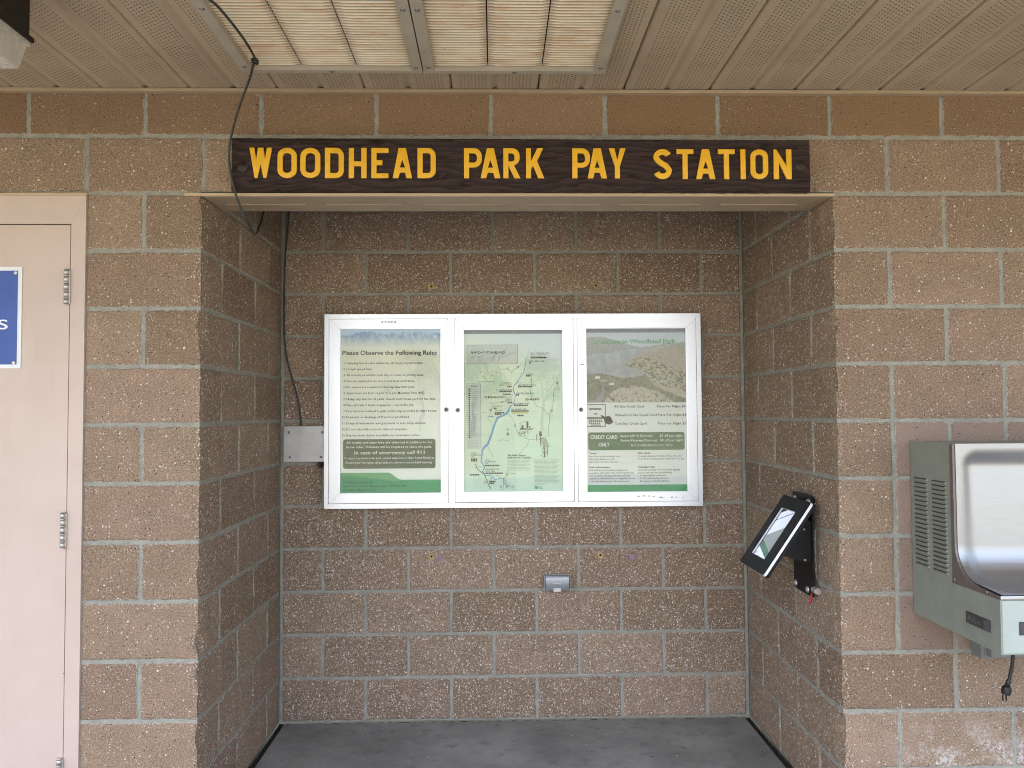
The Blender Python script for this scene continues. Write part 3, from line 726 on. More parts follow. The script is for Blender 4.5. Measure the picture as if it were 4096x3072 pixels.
# ------------------------------------------------------------------ door sign
ds = thing('door_sign', 'blue sign with white border screwed to the blush door', 'sign', (-.81, -.006, 1.62))
bm = bmesh.new(); prism(bm, rrect(-.986, -.6172, 1.6207, 1.9750, .004, 3), 'y', -.0075, -.0045); obj_bm('border', bm, M['white'], ds)
bm = bmesh.new(); prism(bm, rrect(-.972, -.6312, 1.6345, 1.9610, .002, 2), 'y', -.0090, -.0080); obj_bm('panel', bm, M['blue'], ds)
V, F = text_geo('S', .012, 6); mn, mx = V.min(0), V.max(0); hh = .0345; wd = .0345
P = [(-.6965 + (a - mn[0]) / (mx[0] - mn[0]) * wd, -.0096, 1.7560 + (b - mn[1]) / (mx[1] - mn[1]) * hh) for a, b in V]
obj_np('lettering', P, F, M['white'], ds)
for x, z in ((-.6385, 1.953), (-.6405, 1.640)):
    bm = bmesh.new(); lathe(bm, (x, -.009, z), (0, -1, 0), [(0, .0062), (.0012, .006), (.0012, .0035), (.0004, .003)], 16); obj_bm('screw', bm, M['hinge'], ds)

# ------------------------------------------------------------------ display case
YF = .950
dc = thing('display_case', 'white aluminium notice case with three glazed doors on the recess back wall', 'display case', (1.115, 1.0, 1.0105))
bm = bmesh.new()
ox0, ox1, oz0, oz1 = .2211, 2.0085, 1.0105, 1.9263; ix0, ix1, iz0, iz1 = .2415, 1.9865, 1.0330, 1.9045
def mitred(bm, ox0, ox1, oz0, oz1, ix0, ix1, iz0, iz1, y0, y1, g=.0004, bev=0):
    quads = ([(ox0 + g, oz0), (ox1 - g, oz0), (ix1 - g, iz0), (ix0 + g, iz0)], [(ox0 + g, oz1), (ix0 + g, iz1), (ix1 - g, iz1), (ox1 - g, oz1)],
             [(ox0, oz0 + g), (ix0, iz0 + g), (ix0, iz1 - g), (ox0, oz1 - g)], [(ox1, oz0 + g), (ox1, oz1 - g), (ix1, iz1 - g), (ix1, iz0 + g)])
    for k, q in enumerate(quads):
        prism(bm, q, 'y', y0, y1, 0 if k < 2 else 1)
mitred(bm, ox0, ox1, oz0, oz1, ix0, ix1, iz0, iz1, YF - .001, 1.012)
for a, b in ((.8045, .8355), (1.3985, 1.4165)): box(bm, a, b, YF + .001, 1.012, iz0 + .0003, iz1 - .0003, 0, 1)
obj_bm('frame', bm, [M['alu'], M['alu_v']], dc)
bm = bmesh.new(); box(bm, ix0 + .0005, ix1 - .0005, .9985, 1.010, iz0 + .0005, iz1 - .0005); obj_bm('back_panel', bm, simple('tan_backboard', (.34, .30, .26), .8), dc)
doors = [((.2440, .8030, 1.0355, 1.9025), (.2915, .7720, 1.0782, 1.8598), (.7948, 1.4725)),
         ((.8370, 1.3970, 1.0360, 1.9040), (.8738, 1.3504, 1.0805, 1.8535), (.8494, 1.4700)),
         ((1.4180, 1.9845, 1.0352, 1.9038), (1.4572, 1.9406, 1.0755, 1.8592), (1.4328, 1.4689))]
for k, (o4, g4, lk) in enumerate(doors):
    bm = bmesh.new(); mitred(bm, o4[0], o4[1], o4[2], o4[3], g4[0], g4[1], g4[2], g4[3], YF - .0025, .972, .0005)
    # inner bead and piano hinge
    i = .004; mitred(bm, g4[0] - .0002, g4[1] + .0002, g4[2] - .0002, g4[3] + .0002, g4[0] + i, g4[1] - i, g4[2] + i, g4[3] - i, YF + .003, .970, .0003)
    hx = {0: o4[0] - .0012, 1: o4[1] + .0012, 2: o4[1] + .0012}[k]
    z = o4[2] + .002
    while z < o4[3] - .02:
        cyl(bm, (hx, YF - .001, z), (hx, YF - .001, z + .0262), .0016, seg=8, mi=3); z += .027
    if k == 0:
        for q in range(5): prism(bm, [(.487 + q * .0150 + random.random() * .004, 1.8845 + random.random() * .004), (.497 + q * .0150, 1.8840), (.499 + q * .015, 1.8915 + random.random() * .003), (.490 + q * .015, 1.8935)], 'y', YF - .0029, YF - .0024, 4)
    if k == 2:
        for q in range(4): prism(bm, [(1.4270 + q * .0062, 1.679 + random.random() * .003), (1.4310 + q * .0062, 1.680), (1.4320 + q * .0062, 1.6855 + random.random() * .004), (1.4280 + q * .0062, 1.6865)], 'y', YF - .0029, YF - .0024, 2)
        for q in range(9): xx = 1.69 + q * .026 + random.random() * .014; ww = .004 + .016 * random.random(); zz = 1.047 + random.random() * .010; prism(bm, [(xx, zz), (xx + ww, zz + .001), (xx + ww * .8, zz + .003 + random.random() * .005), (xx + ww * .2, zz + .006)], 'y', YF - .0028, YF - .0024, 4)
    d = obj_bm('door', bm, [M['alu'], M['alu_v'], M['ink_grey'], M['hinge'], M['skyframe']], dc)
    bm = bmesh.new(); box(bm, g4[0] - .002, g4[1] + .002, .9580, .9610, g4[2] - .002, g4[3] + .002); obj_bm('glass_pane', bm, M['glass'], d)
    bm = bmesh.new(); lathe(bm, (lk[0], YF - .002, lk[1]), (0, -1, 0), [(0, .0115), (.003, .0115), (.0045, .010), (.0045, .0085), (.0035, .008)], 22, 0)
    lathe(bm, (lk[0], YF - .0056, lk[1]), (0, -1, 0), [(0, .0078), (.0006, .0076)], 20, 1)
    box(bm, lk[0] - .0012, lk[0] + .0012, YF - .0068, YF - .0062, lk[1] - .004, lk[1] + .003, 0, 2)
    obj_bm('lock', bm, [M['hinge'], M['blackp'], M['plate']], d)

# ------------------------------------------------------------------ posters
class Sheet:
    def __init__(s, rect, zr, y=.9665):
        s.x0, s.x1, s.z0, s.z1 = rect; s.a0, s.a1, s.b0, s.b1 = zr; s.y = y; s.parts = {}
    def m(s, a, b): return s.x0 + (a - s.a0) / (s.a1 - s.a0) * (s.x1 - s.x0), s.z1 - (b - s.b0) / (s.b1 - s.b0) * (s.z1 - s.z0)
    def add(s, part, mat, P, F, layer):
        d = s.parts.setdefault(part, dict(V=[], F=[], mi=[], mats=[]))
        if mat not in d['mats']: d['mats'].append(mat)
        n = len(d['V']); d['V'] += [(x, s.y - .00045 * layer, z) for x, z in P]; d['F'] += [[i + n for i in f] for f in F]; d['mi'] += [d['mats'].index(mat)] * len(F)
    def poly(s, part, mat, pts, layer=1): s.add(part, mat, [s.m(*p) for p in pts], [list(range(len(pts)))], layer)
    def rect(s, part, mat, a0, b0, a1, b1, layer=1): s.poly(part, mat, [(a0, b1), (a1, b1), (a1, b0), (a0, b0)], layer)
    def round(s, part, mat, a0, b0, a1, b1, r, layer=1): s.poly(part, mat, [(p[0], -p[1]) for p in rrect(a0, a1, -b1, -b0, r)], layer)
    def line(s, part, mat, pts, wd=2.0, layer=1, closed=False):
        P = [np.array(p[:2], float) for p in pts]; ws = [p[2] if len(p) > 2 else wd for p in pts]; n = len(P); Q = []
        for i in range(n):
            a = P[(i - 1) % n] if (closed or i > 0) else P[i]; b = P[(i + 1) % n] if (closed or i < n - 1) else P[i]
            d = (b - a) / (np.linalg.norm(b - a) + 1e-9); nrm = np.array([-d[1], d[0]])
            k = 1.35 if closed else 1.0
            Q += [P[i] + nrm * ws[i] / 2 * k, P[i] - nrm * ws[i] / 2 * k]
        F = [[2 * i, 2 * i + 1, 2 * ((i + 1) % n) + 1, 2 * ((i + 1) % n)] for i in range(n if closed else n - 1)]
        s.add(part, mat, [s.m(*q) for q in Q], F, layer)
    def outline(s, part, mat, a0, b0, a1, b1, wd=2, layer=1):
        for r in ((a0, b0, a1, b0 + wd), (a0, b1 - wd, a1, b1), (a0, b0 + wd, a0 + wd, b1 - wd), (a1 - wd, b0 + wd, a1, b1 - wd)): s.rect(part, mat, *r, layer=layer)
    def text(s, part, mat, txt, a, base, cap, wd=None, bold=.012, align='l', layer=2, clip=None, shear=0.0):
        V, F = text_geo(txt, bold, 1 if cap < 22 else 3)
        if not len(V): return
        V = V.copy(); mn, mx = V.min(0), V.max(0); k = cap / .70; sx = k if wd is None else wd / (mx[0] - mn[0])
        x = (V[:, 0] - mn[0]) * sx; w = (mx[0] - mn[0]) * sx
        x = x + a - (w / 2 if align == 'c' else w if align == 'r' else 0) + V[:, 1] * k * shear
        if clip is not None: x = np.minimum(x, clip)
        s.add(part, mat, [s.m(p, base - q * k) for p, q in zip(x, V[:, 1])], F, layer)
    def base(s, fn, nx, nz, a0, b0, a1, b1, name, label, cat):
        us = np.linspace(a0, a1, nx + 1); vs = np.linspace(b0, b1, nz + 1); A, B = np.meshgrid(us, vs)
        colr = fn(A, B); X, Z = s.m(A, B)
        wav = (fbm(A / 300, B / 300, 2) - .5) * .0012
        n = A.size; Vf = np.c_[X.ravel(), np.full(n, s.y), Z.ravel()]
        I = np.arange(n).reshape(nz + 1, nx + 1); F = np.stack([I[:-1, :-1], I[1:, :-1], I[1:, 1:], I[:-1, 1:]], -1).reshape(-1, 4)
        rimx = np.concatenate([I[0], I[1:, -1], I[-1, -2::-1], I[-2:0:-1, 0]]); nb = len(rimx)
        Vb = Vf[rimx].copy(); Vb[:, 1] = s.y + .003; V = np.concatenate([Vf, Vb]); k = np.arange(nb); k2 = (k + 1) % nb
        Fs = np.stack([rimx[k], rimx[k2], n + k2, n + k], -1)
        at = np.concatenate([colr.reshape(-1, 3), np.full((nb, 3), .6)]); at = np.c_[at, np.ones(len(at))]
        s.base_data = (V, np.concatenate([F, Fs]).tolist(), at, name, label, cat)
    def finish(s, flat=('place_names', 'icons', 'price_text', 'small_print', 'rule_text', 'roads', 'river', 'sketch', 'article', 'heading')):
        V, F, at, name, label, cat = s.base_data; V = V.tolist(); at = at.tolist(); mi = [0] * len(F); mats = ['print']
        for nm in flat:
            d = s.parts.pop(nm, None)
            if d is None: continue
            n0 = len(V); V += [list(map(float, v)) for v in d['V']]; F = F + [[i + n0 for i in f] for f in d['F']]; at += [[1, 1, 1, 1]] * len(d['V'])
            for q in d['mi']:
                q = d['mats'][q]
                if q not in mats: mats.append(q)
                mi.append(mats.index(q))
        s.o = obj_np(name, V, F, [M[q] for q in mats], None, None, mi, at); tag(s.o, label, cat, 'posters inside the glazed notice case')
        for nm, d in s.parts.items(): obj_np(nm, d['V'], d['F'], [M[q] for q in d['mats']], s.o, None, d['mi'])
L = lambda r, g, b: np.array([((v / 255 + .055) / 1.055) ** 2.4 if v > 10 else v / 3294 for v in (r, g, b)])
def inpoly(A, B, poly):
    ins = np.zeros(A.shape, bool); n = len(poly)
    for i in range(n):
        (x1, y1), (x2, y2) = poly[i], poly[(i + 1) % n]
        cnd = ((y1 > B) != (y2 > B)) & (A < (x2 - x1) * (B - y1) / ((y2 - y1) if y2 != y1 else 1e-9) + x1); ins ^= cnd
    return ins
def lerp(a, b, t): return a + (b - a) * np.clip(t, 0, 1)[..., None]

# --- rules
s1 = Sheet((.2915, .7720, 1.0782, 1.8598), (177, 999, 162, 1508))
def col1(A, B):
    n = fbm(A / 160, B / 160, 4); base = lerp(L(248, 246, 226), L(252, 252, 244), (B - 300) / 900 + (n - .5) * .5)
    ridge1 = 205 - 25 * np.sin((A - 260) / 90.) * np.exp(-((A - 330) / 190.) ** 2) + 30 * (fbm(A / 60, A * 0 + 4, 4) - .5)
    ridge2 = 225 - 45 * np.exp(-((A - 760) / 130.) ** 2) + 34 * (fbm(A / 46 + 9, A * 0, 4) - .5)
    col = np.broadcast_to(L(196, 216, 240), A.shape + (3,)).copy(); f = fbm(A / 18, B / 26, 4)  # top band: reflected sky and mountain ridges painted into the print
    m = B > ridge1; col[m] = lerp(L(120, 152, 196), L(196, 212, 232), (f - .3) * 2)[m]
    m = B > ridge2; col[m] = lerp(L(132, 160, 196), L(214, 222, 232), (f - .3) * 2)[m]
    return lerp(col, base, (B - 225) / 95)
s1.base(col1, 90, 140, 168, 154, 1008, 1516, 'rules_poster', 'cream poster listing thirteen camp rules behind the left glazed door', 'poster')
s1.text('heading', 'ink_grey', 'Please Observe the Following Rules', 195, 377, 34, 767, .026)
for k, (b, w, tx) in enumerate(((453, 848, 'Camping fees are due within two (2) hours of your arrival.'), (502, 438, '10 mph speed limit.'), (551, 857, 'All motorized vehicles must stay on roads or parking areas.'), (600, 783, 'Pets are required to be on a 6-foot leash at all times.'),
        (649, 779, 'Pet owners are required to clean up after their pets.'), (698, 865, 'Quiet hours are from 11 p.m. to 6 a.m. Mountain Time (MT).'), (747, 953, '14-day stay limit for all parks. Guests must vacate park for five days.'), (796, 775, 'Place all trash in trash receptacles \u2014 not in fire pits.'),
        (845, 962, 'Fires must be confined to grills or fire rings provided by Idaho Power.'), (894, 738, 'Fireworks or discharge of firearms is prohibited.'), (944, 871, 'Dump all wastewater and gray water in area dump stations.'), (993, 722, 'Do not clean fish on picnic tables at campsites.'), (1042, 823, 'Day use picnic shelter is available for reservation online.'))):
    s1.text('rule_text', 'ink_grey', '%d.' % (k + 1), 222, b, 18, None, .016, 'r'); s1.text('rule_text', 'ink_grey', tx, 229, b, 18, w - 229, .016)
s1.round('notice_box', 'ink_dkgreen', 203, 1066, 948, 1305, 18, 1)
for tx, b, a, e, cp in (('All county and state laws are enforced in addition to the', 1101, 228, 923, 19), ('above rules. Violators will be required to leave the park.', 1138, 225, 918, 19), ('In case of emergency call 911', 1188, 293, 860, 27), ('To report a problem in the park, contact camp host or Idaho Power Employee.', 1227, 209, 943, 17), ('Protect your belongings, all grounds are subject to unscheduled watering.', 1264, 224, 923, 17)):
    s1.text('notice_box', 'ink_white', tx, a, b, cp, e - a, .02)
s1.poly('green_band', 'ink_green', [(169, 1514), (1007, 1514), (1007, 1397), (680, 1397), (655, 1392), (630, 1378), (600, 1353), (580, 1341), (560, 1338), (169, 1338)], 1)
for tx, b, e in (('For general questions call:', 1424, 445), ("Idaho Power's Toll Free Recreation Line 1-800-422-3143", 1453, 710), ('Visit www.idahopower.com', 1483, 463)): s1.text('green_band', 'ink_dkgreen', tx, 203, b, 16, e - 203, .01)
s1.finish()

# --- map
s2 = Sheet((.8738, 1.3504, 1.0805, 1.8535), (146, 961, 170, 1498))
def col2(A, B):
    n = fbm(A / 120, B / 120, 5); col = lerp(L(242, 250, 226), L(226, 246, 224), (B - 300) / 900 + (n - .5))
    col = lerp(col, L(232, 240, 244), (520 - B) / 320 + (A - 560) / 900)
    west = inpoly(A + (n - .5) * 60, B, [(100, 450), (420, 450), (520, 600), (540, 800), (420, 900), (340, 1150), (250, 1300), (100, 1400)])
    col[west] = lerp(L(230, 240, 214), L(218, 234, 210), n)[west]
    sh = inpoly(A + (n - .5) * 40, B, [(215, 1480), (240, 1300), (330, 1180), (470, 900), (560, 905), (575, 1480)]); col[sh] = col[sh] * .94
    return col
s2.base(col2, 60, 90, 140, 205, 968, 1504, 'map_poster', 'pale green river map poster behind the middle glazed door', 'poster')
s2.rect('title_box', 'ink_box', 180, 297, 591, 451, 1); s2.outline('title_box', 'ink_dark', 178, 295, 593, 453, 2.5, 1.5)
s2.text('title_box', 'ink_dark', 'WOODHEAD', 207, 368, 20, 290, .03)
s2.line('title_box', 'ink_red', [(372, 416), (400, 385), (470, 350), (507, 322), (480, 360), (440, 405), (430, 430), (450, 392), (470, 398), (480, 380), (490, 396), (520, 372), (573, 352)], 3, 3)
s2.rect('legend', 'ink_box', 177, 615, 288, 1138, 1); s2.outline('legend', 'ink_line', 175, 613, 290, 1140, 2.5, 1.5); s2.text('legend', 'ink_dark', 'LEGEND', 203, 640, 13, 60, .01)
LEG = ['Accessible', 'Amphitheater', 'Boathouse', 'Boat Ramp', 'Campground', 'Canoe Launch', 'Dam', 'Drinking Water', 'Fish Cleaning', 'Fish Hatchery', 'Food Service', 'Fuel', 'Hiking Trail', 'Lodging', 'Pay Phone', 'Picnic Area', 'Restrooms', 'Showers', 'Recycling', 'RV Site', 'RV Dump', 'Tent Site', 'Visitor Center', 'Wheelchair']
for k, tx in enumerate(LEG):
    y = 657 + 17.2 * k; s2.rect('legend', 'ink_dark', 190, y - 6, 203, y + 6, 2); s2.text('legend', 'ink_line', tx, 208, y + 4, 8, min(64, 8 + 4.4 * len(tx)), .0)
for k in range(5): s2.text('legend', 'ink_line', ['USFS  Payette National Forest', 'IPC  Idaho Power Company', 'BLM  Land Management', 'ODPR  Oregon Parks', 'IDPR  Idaho Recreation'][k], 188, 1077 + 13 * k, 6, 80, 0)
s2.line('river', 'ink_blue', [(695, 305, 1.5), (672, 385, 2), (660, 410, 4), (655, 450, 4), (648, 490, 4), (640, 520, 5), (622, 545, 5), (603, 575, 6), (585, 606, 9), (562, 630, 7), (553, 665, 8), (562, 690, 8), (571, 712, 6), (566, 745, 5), (550, 785, 6), (528, 800, 10), (517, 832, 17), (500, 858, 17), (465, 877, 14), (425, 893, 17), (408, 930, 15), (392, 975, 14), (372, 1035, 14), (356, 1080, 17), (345, 1105, 22), (318, 1132, 18), (300, 1155, 12), (297, 1200, 10), (290, 1245, 8), (306, 1272, 8), (318, 1295, 8), (302, 1330, 10), (325, 1362, 9), (360, 1362, 8), (385, 1365, 6), (402, 1395, 6), (440, 1388, 6), (468, 1386, 6), (474, 1425, 5), (500, 1442, 4), (522, 1458, 3)], 6, 2)
s2.line('river', 'ink_blue', [(395, 880, 4), (372, 885, 10), (345, 883, 3)], 6, 2)
RD = [[(245, 1265), (252, 1295), (272, 1320), (318, 1355), (335, 1400), (352, 1440), (370, 1472)], [(910, 565), (917, 640), (893, 658), (880, 690), (882, 740), (873, 790), (868, 835), (848, 872), (846, 930), (836, 985), (838, 1040), (800, 1055), (755, 1076), (680, 1070), (665, 1120), (630, 1150), (598, 1195)],
      [(522, 872), (555, 905), (568, 950), (580, 1000), (640, 1055), (680, 1070)], [(392, 770), (440, 770), (470, 765), (505, 735), (550, 712)], [(392, 770), (385, 810), (370, 830), (360, 880), (340, 895), (378, 930), (382, 985)], [(700, 560), (705, 610), (690, 650), (700, 720), (722, 760), (745, 800), (790, 815), (845, 870)],
      [(918, 650), (936, 672)], [(330, 470), (342, 500), (360, 540), (398, 548), (399, 598), (268, 594)], [(430, 460), (445, 502), (500, 492), (540, 512), (600, 480), (620, 450)], [(410, 1358), (440, 1375), (472, 1386), (500, 1360), (505, 1320)], [(472, 1386), (468, 1470)], [(474, 1392), (492, 1440), (492, 1470)], [(478, 1392), (520, 1440), (528, 1470)],
      [(700, 635), (660, 640), (600, 600)], [(345, 1120), (360, 1160), (385, 1195), (388, 1290), (380, 1350)], [(430, 1078), (470, 1072), (520, 1082)]]
for k, r in enumerate(RD): s2.line('roads', 'ink_dark' if k == 0 else 'ink_line', r, 5 if k == 0 else 2.4, 3 + .1 * k)
def icons(a, b, n, q=11, mat='ink_dark'):
    for k in range(n): s2.rect('icons', mat, a + k * (q + 2), b, a + k * (q + 2) + q, b + q, 4)
for tx, a, e, b, cp, bo in (('OREGON', 317, 467, 733, 17, .035), ('IDAHO', 653, 768, 752, 17, .035), ('HELLS CANYON CREEK', 698, 853, 371, 12, 0), ('VISITOR CONTACT STATION', 698, 823, 383, 8, 0), ('"Gateway to the River"', 698, 780, 395, 7, 0), ('DEEP CREEK TRAIL', 686, 810, 438, 12, 0), ('BIG BAR', 657, 712, 543, 12, 0),
        ('COPPERFIELD', 452, 543, 615, 12, 0), ('BOAT LAUNCH', 443, 543, 631, 12, 0), ('HELLS CANYON PARK', 592, 738, 632, 12, 0), ('COPPERFIELD PARK', 412, 543, 671, 12, 0), ('OXBOW BOAT DOCK', 578, 720, 700, 12, 0), ('CARTERS', 492, 545, 749, 12, 0), ('LANDING', 490, 545, 762, 12, 0), ('McCORMICK PARK', 558, 686, 784, 12, 0),
        ('WOODHEAD PARK', 537, 663, 830, 12, .006), ('HOLCOMB PARK', 394, 460, 801, 8, 0), ('HEWITT PARK', 404, 462, 836, 9, 0), ('SPRING', 208, 260, 1186, 12, 0), ('RECREATION', 208, 297, 1202, 12, 0), ('SITE', 208, 236, 1218, 12, 0), ('STECK', 320, 362, 1239, 12, 0), ('RECREATION', 320, 407, 1255, 12, 0), ('SITE', 320, 346, 1270, 12, 0),
        ('FAREWELL BEND', 325, 437, 1318, 12, 0), ('STATE PARK', 325, 402, 1334, 12, 0), ('Halfway', 362, 386, 775, 7, 0), ('Huntington', 264, 300, 1294, 7, 0), ('Weiser', 480, 502, 1388, 7, 0), ('Council', 824, 844, 874, 7, 0), ('To Baker City', 295, 332, 852, 7, 0), ('To Ontario', 434, 468, 1478, 7, 0), ('To Payette', 530, 565, 1478, 7, 0), ('To Cambridge', 512, 565, 1348, 7, 0), ('N', 499, 514, 996, 15, .03)):
    s2.text('place_names', 'ink_dark', tx, a, b, cp, e - a, bo + .004)
icons(699, 397, 10); icons(686, 440, 1); icons(657, 546, 3); icons(505, 634, 3); icons(592, 634, 9); icons(440, 673, 8); icons(470, 696, 5); icons(578, 702, 2); icons(508, 765, 3); icons(558, 787, 9); icons(537, 833, 11); icons(545, 848, 10, 11, 'ink_yellow'); icons(394, 810, 2); icons(404, 846, 6); icons(404, 858, 4); icons(586, 870, 4); icons(208, 1222, 4); icons(208, 1236, 4); icons(320, 1275, 9); icons(325, 1338, 11); icons(198, 1350, 6); icons(357, 1405, 4); icons(357, 1419, 3)
for a, b in ((566, 957), (464, 766), (369, 830), (911, 612), (865, 836), (373, 1381), (323, 1418), (450, 1452), (497, 1452), (545, 1452), (497, 1355), (483, 722), (592, 480), (511, 491)): s2.outline('icons', 'ink_dark', a - 8, b - 7, a + 8, b + 7, 2.5, 5)
s2.poly('place_names', 'ink_dark', [(496, 1042), (508, 1030), (520, 1042), (508, 1003)], 3)
s2.outline('inset', 'ink_yellow', 314, 532, 338, 565, 4, 3)
s2.text('article', 'ink_dark', 'The Hells Canyon', 504, 1206, 14, 146, .03, shear=.18); s2.text('article', 'ink_dark', 'Hydroelectric Complex', 504, 1224, 14, 188, .03, shear=.18)
for k, tx in enumerate(("Idaho Power Company's Hells Canyon Hydroelectric", 'Complex is licensed by the Federal Energy Regulatory', 'Commission (FERC) as Project No. 1971. The project', 'area is shown on the map and consists of three', 'hydroelectric facilities (Brownlee, Oxbow and Hells', 'Canyon Dams). Here, the river forms the border', 'between the states of Idaho and Oregon. Idaho Power', 'Company operates and maintains five overnight')): s2.text('article', 'ink_line', tx, 504, 1241 + k * 11.6, 7, 185 - 12 * (k % 3), 0)
for k, tx in enumerate(('camping facilities within the Complex: Woodhead,', 'McCormick, Carters Landing, Copperfield and Hells', 'Canyon Parks. These facilities are provided for all', 'members of the public without discrimination. The', 'reservoirs and associated recreational facilities provide', 'visitors with the opportunities for boating, fishing,', 'camping, hunting, wildlife viewing, hiking, and a variety', 'of other activities. The water temperatures and diverse', 'underwater habitat provide homes to several fish species,', 'including catfish, crappie, bass and trout. Idaho Power', 'has also cooperated with federal, state and local agencies', 'to enhance other facilities that provide public access to', 'the area of the Snake River. Idaho Power has made', 'efforts to protect and enhance water quality, fish, wildlife,', 'botanical, historic, archaeological, and aesthetic', 'resources associated with this and other hydro projects.', 'Please follow all recreation site regulations. Further', 'information about this and other Idaho Power projects', 'may be obtained at www.idahopower.com or by calling', 'toll free 1-800-422-3143.')): s2.text('article', 'ink_line', tx, 722, 1241 + k * 10.4, 7, 205 - 11 * (k % 4) if k < 19 else 88, 0)
s2.rect('logo', 'ink_teal', 722, 1452, 748, 1472, 2); s2.line('logo', 'ink_white', [(722, 1466), (735, 1458), (748, 1462)], 2, 3); s2.line('logo', 'ink_white', [(722, 1472), (735, 1464), (748, 1468)], 1.6, 3)
s2.text('logo', 'ink_teal', 'IDAHO', 752, 1462, 9, 34, .02); s2.text('logo', 'ink_teal', 'POWER', 752, 1473, 9, 40, .02)
for q in range(60):                                             # pen sketches: anglers in a boat, a child on a jetty
    a, b = 590 + random.random() * 80, 1000 + random.random() * 48
    if abs(a - 630) + (b - 1000) * .3 < 52: s2.line('sketch', 'ink_brown', [(a, b), (a + 12 * random.random(), b + 3 - 6 * random.random())], 2.4, 3 + q * .01)
s2.poly('sketch', 'ink_brown', [(602, 990), (700, 992), (722, 978), (690, 984), (610, 978)], 5); s2.poly('sketch', 'ink_brown', [(618, 978), (636, 978), (634, 955), (622, 952)], 5); s2.poly('sketch', 'ink_brown', [(660, 978), (674, 978), (676, 930), (668, 920), (660, 935)], 5); s2.line('sketch', 'ink_brown', [(622, 955), (600, 940), (640, 925), (676, 918)], 1.6, 6); s2.poly('sketch', 'ink_brown', [(682, 980), (692, 980), (690, 960), (682, 962)], 5)
for q in range(14): s2.line('sketch', 'ink_brown', [(765 + q * 2.4, 1060 + q * 5.5), (820 + q * 2.2, 1064 + q * 5.4)], 1.8, 5 + q * .02)
s2.line('sketch', 'ink_brown', [(772, 1050, 8), (776, 1130, 6)], 6, 6); s2.line('sketch', 'ink_brown', [(800, 1125, 10), (806, 1215, 6)], 6, 6); s2.line('sketch', 'ink_brown', [(826, 1120, 6), (830, 1200, 4)], 6, 6); s2.line('sketch', 'ink_brown', [(740, 1030, 4), (742, 1080, 4)], 4, 6); s2.poly('sketch', 'ink_brown', [(762, 1045), (785, 1045), (782, 1018), (778, 1004), (768, 1004), (764, 1018)], 6)
for q in range(26): a = 770 + random.random() * 60; b = 1140 + random.random() * 80; s2.line('sketch', 'ink_brown', [(a, b), (a + 14 * random.random(), b + 10 * random.random())], 2.2, 6.5 + q * .01)
s2.finish()

# --- welcome and prices
s3 = Sheet((1.4572, 1.9406, 1.0755, 1.8592), (171, 992, 160, 1500))
def col3(A, B):
    n = fbm(A / 40, B / 40, 5); f = fbm(A / 11, B / 11, 4); col = np.broadcast_to(L(206, 216, 232), A.shape + (3,)).copy()
    rl = 232 + np.clip((A - 330), 0, 400) * .30 + 22 * (fbm(A / 70, A * 0, 3) - .5)
    m = (B > rl) & (A < 700); col[m] = lerp(L(150, 142, 146), L(196, 184, 172), f * 1.4 - .2)[m]
    rr = 322 - np.clip(A - 600, 0, 400) * .145 + 20 * (fbm(A / 60 + 5, A * 0, 3) - .5)
    m = (B > rr) & (A > 560); col[m] = lerp(L(158, 148, 138), L(204, 192, 172), f * 1.4 - .2)[m]
    wtr = inpoly(A, B + (f - .5) * 14, [(160, 378), (360, 366), (470, 345), (560, 332), (660, 336), (655, 350), (600, 385), (560, 410), (488, 455), (490, 470), (560, 490), (630, 515), (660, 545), (480, 575), (300, 540), (160, 560)])
    col[wtr] = lerp(L(150, 160, 182), L(196, 204, 216), n * 1.5 - .4 + (470 - B[...]) / 600)[wtr]
    pen = inpoly(A + (n - .5) * 20, B, [(488, 457), (560, 415), (640, 398), (720, 410), (990, 540), (990, 760), (880, 700), (740, 640), (660, 560), (600, 490), (520, 480)])
    col[pen] = lerp(L(166, 156, 122), L(214, 204, 170), f * 1.5 - .2)[pen]
    tr = pen & (fbm(A / 16 + 3, B / 9, 3) > .56) & (B < 600 + (A - 700) * .3); col[tr] = L(104, 108, 86)
    low = (B > 535 + 30 * (n - .5)) & ~pen & ~wtr | (inpoly(A, B, [(160, 545), (300, 530), (480, 570), (660, 560), (740, 640), (990, 740), (990, 770), (160, 770)]))
    col[low] = lerp(L(98, 106, 78), L(168, 164, 126), f * 1.7 - .4)[low]
    hill = inpoly(A, B + (n - .5) * 14, [(320, 770), (380, 690), (460, 645), (560, 632), (650, 650), (780, 690), (900, 770)])
    col[hill] = lerp(L(176, 164, 140), L(222, 210, 188), f * 1.4 - .2)[hill]
    sp = hill & (fbm(A / 14 + 8, B / 14, 2) > .74); col[sp] = L(96, 92, 66)
    road = inpoly(A, B, [(232, 770), (300, 690), (312, 622), (322, 622), (328, 690), (300, 770)]); col[road] = L(150, 150, 158)
    for a, b in ((314, 592), (792, 598), (384, 620), (270, 566)): q = (np.abs(A - a) < 20) & (np.abs(B - b) < 10); col[q] = L(150, 190, 220) if a in (314, 792) else L(230, 230, 226)
    g_ = col.mean(-1, keepdims=True); col = col * .55 + g_ * np.array([.41, .39, .365]) + .05
    paper = B > 768; col[paper] = lerp(L(240, 240, 234), L(246, 246, 242), n)[paper]
    return col
s3.base(col3, 150, 230, 164, 198, 999, 1507, 'welcome_poster', 'welcome poster with lake photograph and site prices behind the right glazed door', 'poster')
s3.text('heading', 'ink_dkgreen2', 'Welcome to Woodhead Park', 229, 286, 33, 686, .045, layer=1); s3.text('heading', 'ink_lime', 'Welcome to Woodhead Park', 231, 285, 33, 682, .012, layer=2)
